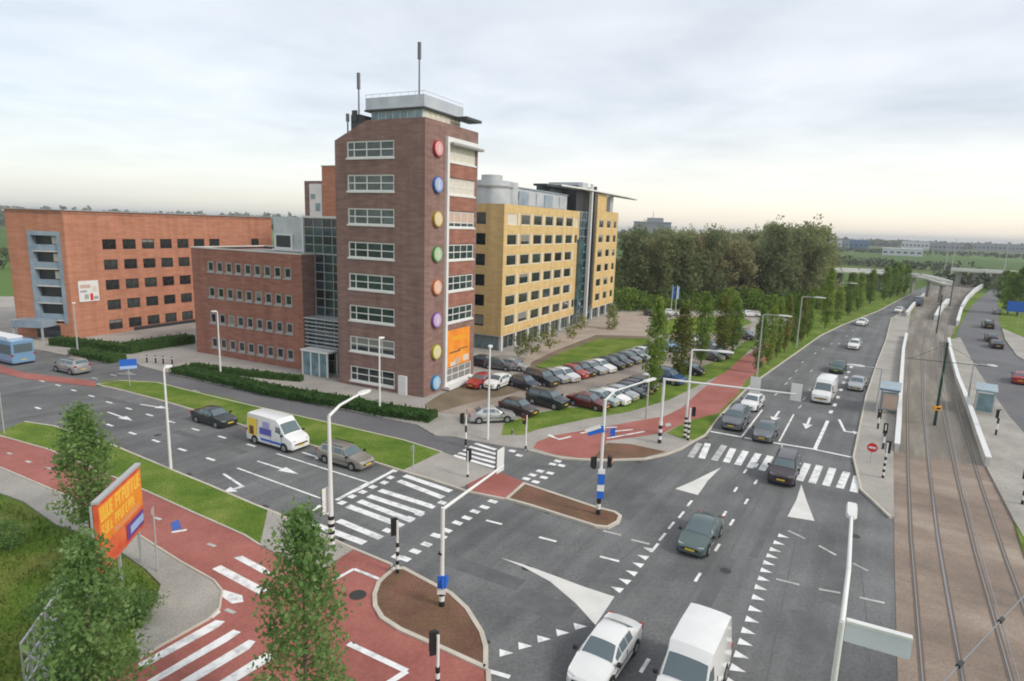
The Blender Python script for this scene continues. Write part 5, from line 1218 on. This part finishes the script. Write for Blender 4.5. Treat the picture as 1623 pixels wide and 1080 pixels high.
def patch(secs, i0, i1, j0, j1, s0, s1, t0, t1, off=.014, mirror=False, nt=4):
    """a pane lying just outside the body between stations i0..i1 and section points j0..j1"""
    n = len(secs[0]); cols = []
    js = list(range(j0, j1+1))
    def P(i, j):
        p = secs[i][j % n]; return Vector((p.x, -p.y, p.z)) if mirror else p.copy()
    def along(i, u):  # u in 0..len(js)-1
        k = min(int(u), len(js)-2); f = u-k; return P(i, js[k]).lerp(P(i, js[k+1]), f)
    L_ = len(js)-1; us = [t0*L_+(t1-t0)*L_*k/(max(L_, 1)*2) for k in range(max(L_, 1)*2+1)]
    tot = i1-i0; ss = [s0*tot, *[k for k in range(1, tot)], s1*tot]
    grid = []
    for s in ss:
        k = min(int(s), tot-1); f = s-k
        grid.append([along(i0+k, u).lerp(along(i0+k+1, u), f) for u in us])
    a = grid[0][0]; nrm_ = (grid[-1][0]-a).cross(grid[0][-1]-a).normalized()
    c = sum((p for r in grid for p in r), Vector())/(len(grid)*len(us))
    ctr = Vector((c.x, 0, .75))
    if nrm_.dot(c-ctr) < 0: nrm_ = -nrm_
    vs = [p+nrm_*off for r in grid for p in r]; m_ = len(us); fs = []
    for r in range(len(grid)-1):
        for q in range(m_-1): fs.append((r*m_+q, r*m_+q+1, (r+1)*m_+q+1, (r+1)*m_+q))
    return vs, fs
WH = {}
def wheel(parent, x, y, r, w=.2):
    k = (r, w)
    if k not in WH:
        t = MB().tube((0, -w/2, 0), (0, w/2, 0), r, r, 20); me = bpy.data.meshes.new('wheel'); me.from_pydata(t.v, [], t.f); me.materials.append(M['tyre'])
        ri = MB().tube((0, -w/2-.012, 0), (0, w/2+.012, 0), r*.62, r*.62, 16); m2_ = bpy.data.meshes.new('rim'); m2_.from_pydata(ri.v, [], ri.f); m2_.materials.append(M['rim'])
        WH[k] = (me, m2_)
    o = link('wheel', WH[k][0], parent, (x, y, r)); link('rim', WH[k][1], o); return o
def vehicle(kind, stations, wins, wheels, r, name='parked_car', front=None, extra=None, smooth=32):
    root = empty(name, (0, -60, -30)); b, secs = loft_body(stations)
    b.build('body', M['white_paint'], root, smooth)
    for nm, args in wins:
        for mir in ((False, True) if nm.startswith('side') else (False,)):
            vs, fs = patch(secs, *args, mirror=mir); meshobj(nm, vs, fs, M['car_glass'], root, 30)
    f = stations[0]; l = stations[-1]; wmax = max(s[1] for s in stations)
    ub = MB(); 
    ub.box(l[0]+.25, f[0]-.25, -wmax*.93, wmax*.93, .11, stations[3][2]+.08)
    for x in wheels:
        for s in (-1, 1): ub.tube((x, s*(wmax-.25), r+.02), (x, s*(wmax+.006), r+.02), r+.075, r+.075, 20)
    ub.build('underbody', M['trim'], root)
    for x in wheels:
        for s in (-1, 1): wheel(root, x, s*(wmax-.085), r)
    hz_ = front[0]; w0 = stations[1][1]
    for s in (-1, 1):
        MB().prism([(front[1], s*(w0-.02)), (front[1]+.06, s*(w0-.10)), (front[1]+.13, s*(w0-.36)), (front[1]-.1, s*(w0-.34)), (front[1]-.12, s*(w0-.02))], hz_-.07, hz_+.07).build('headlight', M['lamp_clear'], root)
        wl_ = stations[-2][1]
        MB().box(front[3]-.03, front[3]+.10, min(s*(wl_-.22), s*(wl_+.0)), max(s*(wl_-.22), s*(wl_+.0)), front[2]-.12, front[2]+.12).build('tail_light', M['lamp_red'], root)
        i = front[4]; MB().box(stations[i][0]-.16, stations[i][0]-.02, min(s*(wmax+.02), s*(wmax+.19)), max(s*(wmax+.02), s*(wmax+.19)), stations[i][3]-.0, stations[i][3]+.15).build('mirror', M['trim'], root)
    MB().box(f[0]-.03, f[0]+.035, -.27, .27, f[2]+.10, f[2]+.21).build('number_plate', M['plate'], root); MB().box(l[0]-.035, l[0]+.03, -.27, .27, l[2]+.2, l[2]+.31).build('number_plate', M['plate'], root)
    MB().box(f[0]-.04, f[0]+.022, -f[1]*.8, f[1]*.8, f[3]-.12, f[3]-.02).build('grille', M['trim'], root)
    sm = MB()
    for s in (-1, 1):
        for xx in ((stations[3][0]-.25, (stations[4][0]+stations[6][0])/2+.1) if name != 'city_bus' else ()):
            sm.box(xx-.012, xx+.012, min(s*(wmax-.03), s*(wmax+.004)), max(s*(wmax-.03), s*(wmax+.004)), .42, stations[4][3]-.06)
        sm.box(stations[6][0], stations[3][0], min(s*(wmax-.03), s*(wmax+.006)), max(s*(wmax-.03), s*(wmax+.006)), .50, .545)
    sm.build('door_trim', M['trim'], root)
    if extra: extra(root, stations)
    return root
def mkcar(L_, prof, wide=.86):
    return [(x, w*wide/.86, zb, zt, wr*wide/.86, zr) for x, w, zb, zt, wr, zr in prof]
SEDAN = mkcar(4.5, [(2.24, .60, .32, .56, .52, .60), (2.16, .74, .24, .64, .64, .69), (1.92, .81, .20, .72, .72, .76), (1.05, .85, .20, .90, .76, .93), (.30, .86, .20, .94, .60, 1.39), (-.35, .86, .20, .95, .60, 1.43), (-.95, .86, .20, .96, .585, 1.38), (-1.60, .85, .22, .98, .72, 1.03), (-2.08, .81, .24, .95, .70, .99), (-2.22, .70, .32, .88, .60, .92)])
HATCH = mkcar(4.0, [(1.98, .58, .32, .58, .50, .62), (1.90, .72, .24, .68, .62, .73), (1.66, .80, .20, .76, .70, .80), (.95, .84, .20, .92, .74, .96), (.25, .85, .20, .95, .60, 1.42), (-.45, .85, .20, .96, .61, 1.46), (-1.25, .85, .20, .98, .59, 1.41), (-1.78, .82, .24, 1.0, .62, 1.06), (-1.93, .78, .26, .92, .60, .96), (-1.98, .70, .32, .80, .56, .84)])
ESTATE = mkcar(4.55, [(2.26, .60, .32, .58, .52, .62), (2.18, .74, .24, .67, .64, .72), (1.94, .81, .20, .75, .72, .79), (1.10, .85, .20, .92, .76, .95), (.38, .86, .20, .95, .61, 1.43), (-.5, .86, .20, .96, .62, 1.48), (-1.75, .86, .20, .98, .60, 1.44), (-2.15, .83, .24, 1.0, .64, 1.06), (-2.24, .78, .28, .9, .60, .94), (-2.28, .70, .32, .78, .56, .82)])
SUV = mkcar(4.5, [(2.22, .66, .38, .74, .60, .78), (2.14, .80, .30, .86, .70, .90), (1.9, .86, .28, .94, .78, .98), (1.15, .89, .28, 1.08, .80, 1.12), (.55, .90, .28, 1.10, .68, 1.66), (-.4, .90, .28, 1.11, .69, 1.72), (-1.85, .90, .28, 1.12, .67, 1.68), (-2.12, .88, .30, 1.12, .70, 1.2), (-2.2, .84, .34, 1.0, .66, 1.04), (-2.24, .76, .4, .9, .62, .94)], .88)
SLOPE = (('windscreen', (3, 4, 5, 9, .10, .90, .06, .94)), ('rear_window', (6, 7, 5, 9, .10, .85, .08, .92)), ('side_window', (3, 4, 4, 5, .42, .97, .14, .86)), ('side_window', (4, 5, 4, 5, .06, .96, .14, .88)), ('side_window', (5, 6, 4, 5, .05, .94, .14, .86)))
PROTO = {}
def sunroof(root, st): MB().box(st[5][0]-.1, st[5][0]+.35, -.38, .38, st[5][5]+.013, st[5][5]+.022).build('sunroof', M['car_glass'], root)
def roofrails(root, st):
    for s in (-1, 1): MB().bar((st[4][0]-.1, s*st[5][4]*.93, st[5][5]+.03), (st[6][0]+.1, s*st[5][4]*.93, st[6][5]+.06), .04, .05).build('roof_rail', M['trim'], root)
PROTO['sedan'] = vehicle('sedan', SEDAN, SLOPE, (1.36, -1.30), .30, front=(.62, 2.06, .82, -2.18, 3))
PROTO['hatchback'] = vehicle('hatchback', HATCH, SLOPE, (1.22, -1.24), .29, front=(.66, 1.82, .86, -1.95, 3))
PROTO['estate'] = vehicle('estate', ESTATE, SLOPE+(), (1.38, -1.32), .30, front=(.66, 2.08, .88, -2.25, 3), extra=roofrails)
PROTO['suv'] = vehicle('suv', SUV, SLOPE, (1.36, -1.30), .35, front=(.82, 2.04, 1.0, -2.2, 3), extra=roofrails)
VAN = [(2.62, .78, .38, .72, .68, .76), (2.54, .90, .30, .92, .80, .98), (2.25, .96, .26, 1.12, .86, 1.18), (1.75, .985, .26, 1.26, .88, 1.32), (1.05, .99, .26, 1.30, .80, 2.16), (.75, .99, .26, 1.32, .84, 2.42), (-.8, .99, .26, 1.32, .85, 2.48), (-2.55, .99, .26, 1.32, .84, 2.46), (-2.66, .96, .30, 1.3, .80, 2.36)]
VWIN = (('windscreen', (3, 4, 5, 9, .08, .92, .05, .95)), ('side_window', (3, 4, 4, 5, .45, .98, .12, .80)), ('side_window', (4, 5, 4, 5, .0, .9, .12, .62)))
PROTO['van'] = vehicle('van', VAN, VWIN, (1.75, -1.65), .33, 'panel_van', front=(.90, 2.46, 1.1, -2.62, 3), smooth=28)
BUS = [(6.0, 1.18, .35, 1.1, 1.1, 2.8), (5.9, 1.25, .30, 1.15, 1.16, 2.92), (3, 1.26, .30, 1.15, 1.18, 2.98), (0, 1.26, .30, 1.15, 1.18, 2.98), (-3, 1.26, .30, 1.15, 1.18, 2.98), (-5.9, 1.25, .30, 1.15, 1.16, 2.95), (-6.0, 1.18, .35, 1.1, 1.1, 2.85)]
BWIN = tuple(('side_window', (i, i+1, 4, 5, .03, .97, .08, .72)) for i in range(1, 5))
PROTO['bus'] = vehicle('bus', BUS, BWIN, (3.6, -2.6), .48, 'city_bus', front=(.8, 5.88, 1.2, -5.98, 1), smooth=28)
MB().box(-6.04, -6.0, -.95, .95, 1.5, 2.5).build('rear_window', M['car_glass'], PROTO['bus'])
MB().box(-4.5, 2.5, -.8, .8, 2.99, 3.2).build('roof_unit', M['white_paint'], PROTO['bus'])
USED = set()
def put(kind, col, loc, head, label, group, name=None, cat='car'):
    pr_ = PROTO[kind]
    if kind not in USED: USED.add(kind); o = pr_
    else: o = copy_tree(pr_)
    o.name = name or o.name.split('.')[0]
    o.location = loc; o.rotation_euler = (0, 0, math.atan2(head[1], head[0])); o['label'] = label; o['category'] = cat; o['group'] = group
    body = [c for c in o.children if c.name.split('.')[0] == 'body'][0]
    body.material_slots[0].link = 'OBJECT'; body.material_slots[0].material = PAINT[col]
    return o
def put_front(kind, col, px, head, label, group, name='car', cat='car', half=None, z=.006):
    h = Vector((head[0], head[1], 0)).normalized(); hl_ = half or {'sedan': 2.24, 'hatchback': 1.98, 'estate': 2.26, 'suv': 2.22, 'van': 2.62, 'bus': 6}[kind]
    p = G(*px, z)-h*hl_; p.z = z
    return put(kind, col, p, head, label, group, name, cat)
TM = 'traffic on the main road'; TS = 'traffic on the side road'; TRR = 'traffic on the right road'
H1 = (-.53, -.85); H2 = (-.57, -.82); H3 = (-.645, -.764)
put_front('sedan', 'white', (922, 1104), H1, 'white saloon at the bottom driving towards the viewer', TM)
v2 = put_front('van', 'white', (1056, 1178), H1, 'white panel van with a high roof at the bottom right of the white saloon', TM, 'panel_van', 'van')
put_front('sedan', 'green_grey', (1092, 884), H1, 'grey green saloon alone in the middle of the junction', TM)
put_front('suv', 'plum_grey', (1236, 772), (-.50, -.86), 'dark plum off-roader crossing the zebra of the main road', TM)
put_front('hatchback', 'grey', (1206, 703), H1, 'grey hatchback waiting at the stop line, nearest the zebra', TM)
put_front('suv', 'grey', (1157, 684), H1, 'grey people carrier waiting in the leftmost lane', TM)
put_front('hatchback', 'white', (1184, 653), H2, 'white hatchback queuing behind the grey people carrier', TM)
put_front('van', 'white', (1299, 641), H2, 'white delivery van with dark windscreen in the middle lane', TM, 'delivery_van', 'van')
put_front('sedan', 'dark_green', (1324, 593), H2, 'dark green saloon following the white delivery van', TM)
put_front('sedan', 'silver', (1354, 621), H2, 'silver saloon in the right lane beside the white delivery van', TM)
put_front('estate', 'white', (1351, 555), H2, 'white estate car farther up the main road', TM)
put_front('sedan', 'white', (1362, 517), H3, 'white saloon far up the main road near the verge', TM)
put_front('hatchback', 'white', (1422, 497), H3, 'small white car farthest up the main road', TM)
put_front('van', 'navy', (1452, 486), H3, 'dark blue van before the viaduct', TM, 'delivery_van', 'van')
put('suv', 'black', G(1565, 520), (.5, .86), 'black van like car ahead on the right road', TRR, 'car')
put('hatchback', 'dark_grey', G(1570, 541), (.5, .86), 'dark grey hatchback second in the right road queue', TRR, 'car')
put('sedan', 'black', G(1578, 551), (.5, .86), 'black saloon nearest in the right road queue', TRR, 'car')
put('hatchback', 'grey', G(1580, 498), (.6, .8), 'grey car farthest along the right road', TRR, 'car')
put('sedan', 'red', G(1616, 606), (.62, .78), 'red saloon at the right edge of the picture', TRR, 'car')
put_front('estate', 'beige', (584, 745), SD, 'beige grey estate car nearest the stop line of the side road', TS)
v1 = put_front('van', 'white', (478, 715), SD, 'white van with purple and yellow livery behind the estate car', TS, 'panel_van', 'van')
for s in (-1, 1):
    y0, y1 = sorted((s*1.0, s*1.012))
    MB().box(-2.4, -1.35, y0, y1, .75, 2.15).build('yellow_graphic', M['yellow_print'], v1); MB().box(-1.0, .35, y0, y1, 1.0, 1.55).build('purple_graphic', M['purple_graphic_m'] if 'purple_graphic_m' in M else M.setdefault('purple_graphic_m', plain('livery_purple', (.12, .12, .45), .4)), v1)
    MB().box(-.9, 1.5, y0, y1, .5, .68).build('blue_band', M['sign_blue'], v1); MB().box(-.6, .1, y0, y1, 1.6, 2.1).build('lilac_graphic', M.setdefault('lilac', plain('livery_lilac', (.42, .38, .68), .4)), v1)
    MB().box(-2.2, -1.7, s*1.0125 if s > 0 else -1.02, s*1.02 if s > 0 else -1.0125, .8, 1.5).build('brown_graphic', M['brown_bed'], v1)
put_front('sedan', 'charcoal_green', (366, 678), SD, 'black saloon driving alone behind the white van', TS)
put('suv', 'silver', G(114, 590), (-.9, .43), 'silver people carrier driving away at left', TS, 'car')
bus = put('bus', 'light_blue', G(34, 577)+Vector((-.87, .43, 0))*5.6, (-.9, .43), 'light blue city bus leaving the picture at left', TS, 'city_bus', 'bus')
# parked cars
UPG = 'cars parked in the back row'; LOG = 'cars parked in the front row'; OTG = 'other parked cars around the lot'
HP = Vector((.68, -.73))
up = [((832, 615), 'navy', 'hatchback', 'dark navy hatchback at the near end of the back row'), ((858, 609), 'dark_grey', 'suv', 'dark grey people carrier second in the back row'), ((879, 604), 'silver', 'hatchback', 'silver hatchback third in the back row'), ((895, 602), 'white', 'hatchback', 'white hatchback just left of the red car in the back row'),
      ((910, 597), 'red', 'hatchback', 'red hatchback in the back row'), ((922, 594), 'black', 'hatchback', 'black hatchback just right of the red car in the back row'), ((936, 590), 'silver', 'sedan', 'silver saloon two places right of the red car in the back row'), ((951, 587), 'white', 'sedan', 'white saloon in the middle of the back row'),
      ((966, 582), 'black', 'sedan', 'black saloon right of the white saloon in the back row'), ((981, 579), 'dark_grey', 'hatchback', 'dark grey hatchback next to the black saloon in the back row'), ((995, 574), 'grey', 'hatchback', 'grey hatchback fourth from the far end of the back row'), ((1009, 570), 'silver', 'sedan', 'silver saloon third from the far end of the back row'), ((1021, 566), 'white', 'hatchback', 'white hatchback before the nearest poplar in the back row'),
      ((1036, 562), 'dark_grey', 'hatchback', 'dark hatchback half hidden behind the nearest poplar')]
for px, c, k_, lb in up: put(k_, c, G(*px, .11), (HP.x, HP.y), lb, UPG, 'parked_car')
lo_ = [((932, 645), 'dark_red', 'sedan', 'dark red saloon at the near end of the front row'), ((953, 640), 'pale_teal', 'hatchback', 'pale teal hatchback second in the front row'), ((969, 638), 'white', 'hatchback', 'white hatchback third in the front row'), ((983, 632), 'silver', 'hatchback', 'silver hatchback in the middle of the front row'), ((995, 626), 'dark_grey', 'sedan', 'dark grey saloon in the middle of the front row'), ((1006, 622), 'plum', 'hatchback', 'plum hatchback second from the far end of the front row'), ((1016, 618), 'black', 'hatchback', 'black hatchback at the far end of the front row')]
for px, c, k_, lb in lo_: put(k_, c, G(*px, .11), (.80, -.60), lb, LOG, 'parked_car')
ot = [((778, 667), 'silver', 'sedan', (.97, .25), 'silver saloon at the entrance of the parking lot'), ((822, 655), 'brown', 'hatchback', (.8, -.6), 'dark brown hatchback beside the lawn corner'), ((868, 643), 'charcoal_green', 'suv', (.8, -.6), 'dark green off-roader parked beside the lawn'),
      ((761, 612), 'red', 'hatchback', (-.5, -.85), 'red hatchback parked against the tower foot'), ((789, 613), 'white', 'hatchback', (-.5, -.85), 'white hatchback right of the red one at the tower foot'),
      ((792, 585), 'grey', 'hatchback', (.9, -.4), 'grey car in front of the yellow office corner'), ((813, 586), 'silver', 'hatchback', (.9, -.4), 'silver car in front of the yellow office corner'), ((768, 580), 'dark_grey', 'sedan', (.9, -.4), 'dark car behind the lamp at the tower foot'),
      ((1057, 555), 'light_blue', 'suv', (.45, -.9), 'light blue people carrier between the first two poplars'), ((1057, 606), 'blue', 'suv', (.7, -.7), 'blue people carrier beside the second poplar'), ((1093, 592), 'black', 'hatchback', (.7, -.7), 'black hatchback past the second poplar'), ((1095, 545), 'white', 'suv', (.2, -.97), 'white van like car past the second poplar'),
      ((1126, 570), 'grey', 'hatchback', (.7, -.7), 'grey hatchback under the third poplar'), ((1122, 553), 'silver', 'hatchback', (.7, -.7), 'silver hatchback behind the third poplar'), ((1136, 566), 'dark_grey', 'hatchback', (.7, -.7), 'dark hatchback under the fourth poplar'), ((1178, 537), 'grey', 'suv', (.7, -.7), 'grey estate at the far end of the parking lot'),
      ((1048, 502), 'silver', 'sedan', (1, 0), 'silver car at the wood edge, left one'), ((1060, 500), 'white', 'sedan', (1, 0), 'white car at the wood edge, beside the flags'), ((1187, 502), 'white', 'sedan', (1, 0), 'white car alone under the trees of the wood'), ((1036, 500), 'dark_grey', 'sedan', (1, 0), 'dark car at the wood edge, leftmost')]
for px, c, k_, hd_, lb in ot: put(k_, c, G(*px, .11), hd_, lb, OTG, 'parked_car')
v2.scale = (.84, 1.0, 1.0); v2.location += Vector((H1[0], H1[1], 0)).normalized()*(2.66*.84-2.66)
for k_ in list(PROTO):
    if k_ not in USED:
        for c in list(PROTO[k_].children): bpy.data.objects.remove(c)
        bpy.data.objects.remove(PROTO[k_])
# flags at the wood edge
for i, (x, c) in enumerate(((1063, 'sign_blue'), (1070, 'light_sign'))):
    o = empty('flag_pole', G(x, 500), 0, ('dark blue' if i == 0 else 'pale blue')+' banner on a pole at the edge of the wood', 'flag'); MB().tube((0, 0, 0), (0, 0, 6.6), .06, .05, 8).build('pole', M['white_paint'], o); MB().box(.06, .45, -.02, .02, 3.6, 6.3).build('flag', M[c], o)

# ------------------------------------------------------------------ far away
def far_at(x, dist): 
    d = FW*FPX + RT*(x-811.5) - UP*(380-540); d.z = 0; d.normalize(); return d*dist
def hall(x0, x1, dist, h, m, label, roofm='grey_frame', dep=30, name='industrial_hall', stripe_m=None):
    a, b_ = far_at(x0, dist), far_at(x1, dist); w = (b_-a).length; o = empty(name, a, math.atan2((b_-a).y, (b_-a).x), label, 'building', 'far buildings')
    MB().box(0, w, 0, dep, -.3, h).build('wall', M[m], o); MB().box(-.5, w+.5, -.5, dep+.5, h, h+.6).build('roof', M[roofm], o)
    wi = MB(); n = max(2, int(w/6))
    for k in range(n): MB().box(w*(k+.2)/n, w*(k+.75)/n, -.25, -.01, h*.35, h*.6).build('window', M['glass_blue'], o)
    return o
hall(1345, 1360, 1050, 13, 'far_blue', 'blue industrial hall on the far plain, left half', 'steel_blue') if 'far_blue' in M else None
M['far_blue'] = plain('blue_cladding', (.07, .16, .34), .5); M['far_white'] = plain('pale_cladding', (.60, .62, .66), .5); M['far_grey'] = plain('grey_cladding', (.25, .26, .30), .6)
hall(1347, 1378, 1050, 14, 'far_blue', 'blue industrial hall on the far plain', 'steel_blue')
hall(1401, 1466, 800, 7, 'far_white', 'long low white hall on the far plain', 'far_white')
hall(1296, 1335, 1200, 12, 'far_white', 'pale hall beside the edge of the wood on the far plain', 'far_grey')
hall(1335, 1346, 1150, 12, 'far_grey', 'dark grey hall left of the blue hall', 'far_grey')
hall(1475, 1530, 1300, 13, 'far_grey', 'grey hall right of the long white hall', 'far_grey')
hall(1545, 1640, 1500, 14, 'far_grey', 'grey hall at the far right of the plain', 'far_grey')
hall(1430, 1480, 1400, 14, 'far_white', 'pale hall behind the long low white hall', 'far_grey')
fb = hall(1003, 1062, 560, 25, 'far_grey', 'grey office block rising behind the wood', 'far_grey', 20, 'office_block')
MB().box(11, 25, 3, 12, 25.6, 29).build('plant_room', M['far_grey'], fb); MB().tube((16, 6, 29), (16, 6, 35), .3, .2, 8).build('mast', M['grey_frame'], fb)
# viaduct and far bridges
def viaduct(px, zt, wd, label, piers, name='viaduct'):
    pts = [G(x, y, zt) for x, y in px]; o = empty(name, Vector((pts[0].x, pts[0].y, 0)), 0, label, 'bridge', 'road bridges'); b = MB(); b2 = MB(); z0 = o.location.copy()
    for p, q in zip(pts, pts[1:]):
        b.bar(p-z0-Vector((0, 0, .4)), q-z0-Vector((0, 0, .4)), wd, .55)
        d = (q-p).normalized(); n = Vector((-d.y, d.x, 0))
        for s in (-1, 1): b2.bar(p-z0+n*s*wd*.48+Vector((0, 0, .4)), q-z0+n*s*wd*.48+Vector((0, 0, .4)), .3, .5)
    b.build('deck', M['concrete'], o); b2.build('parapet', M['white_paint'], o)
    L_ = len(pts)-1
    for k in range(piers):
        f = (k+.5)/piers*L_; i = min(int(f), L_-1); p = pts[i].lerp(pts[i+1], f-i)-z0
        MB().box(p.x-.4, p.x+.4, p.y-wd*.25, p.y+wd*.25, -.3, zt-1.0).build('pier', M['paving_dark'], o)
viaduct([(1240, 425), (1320, 428), (1365, 430), (1405, 432)], 6.5, 9, 'white road bridge glimpsed between the poplars', 6)
viaduct([(1436, 436), (1455, 437), (1475, 441), (1492, 446), (1502, 449)], 6.0, 2.6, 'curving white viaduct ramp over the far tracks', 3)
viaduct([(1508, 427), (1560, 430), (1640, 434)], 6.5, 4, 'long bridge deck at the far right', 4)
# tree belts
def belt(x0, x1, d0, d1, h, label, seed, n=240, wcl=14, size=5):
    rg = random.Random(seed); vs = []; fs = []; a, b_ = far_at(x0, d0), far_at(x1, d1)
    for k in range(n):
        p = a.lerp(b_, rg.random()); p.z = h*rg.uniform(.1, .75); p += Vector((rg.uniform(-15, 15), rg.uniform(-15, 15), 0))
        leafquads(rg, [p], 6, wcl*.3, size*.55, vs, fs, .6)
    tag(meshobj('tree_belt', vs, fs, M['far_trees']), label, 'trees', kind='stuff')
belt(-200, 500, 900, 900, 20, 'dark belt of trees along the horizon at left', 1, 420)
belt(-300, 700, 1900, 1900, 34, 'distant wood along the left horizon', 2, 420, 20, 10)
belt(-400, 20, 260, 240, 7, 'hedgerow in the fields at the far left', 3, 140, 5, 2.2)
belt(1280, 1750, 1700, 1700, 14, 'distant wood along the right horizon', 4, 620, 20, 9)
belt(1290, 1700, 900, 950, 6, 'hedgerow on the far plain at right', 5, 300, 8, 3)
belt(1300, 1520, 480, 460, 6, 'green bushes in front of the far bridges', 6, 240, 6, 2.0)
belt(1510, 1700, 330, 300, 6, 'bushes beneath the far right bridge', 7, 170, 6, 2.0)
belt(600, 1320, 1500, 1500, 20, 'distant wood seen over the far end of the buildings', 8, 300, 20, 10)
# far lamp masts
for i, (x, dist, h) in enumerate(((1505, 330, 17), (1516, 420, 19), (1600, 260, 18))):
    p = far_at(x, dist); o = empty('light_mast', p, 0, f'tall thin light mast on the far plain, {ord_[i]} from the left', 'mast', 'light masts on the plain'); MB().tube((0, 0, 0), (0, 0, h), .22, .12, 8).build('pole', M['grey_paint'], o); MB().box(-1.0, 1.0, -.3, .3, h, h+.3).build('lantern', M['white_paint'], o)

# ------------------------------------------------------------------ air
hzm = bpy.data.materials.new('air'); hzm.use_nodes = True; t = hzm.node_tree; t.nodes.clear()
vo = t.nodes.new('ShaderNodeVolumePrincipled'); vo.inputs['Color'].default_value = (.86, .89, .93, 1); vo.inputs['Density'].default_value = .00022; vo.inputs['Anisotropy'].default_value = .2
om = t.nodes.new('ShaderNodeOutputMaterial'); t.links.new(vo.outputs[0], om.inputs['Volume'])
tag(MB().box(-9200, 9200, -500, 9200, -1.5, 46).build('haze', hzm), 'thin pale haze over the whole plain', 'haze', kind='stuff')
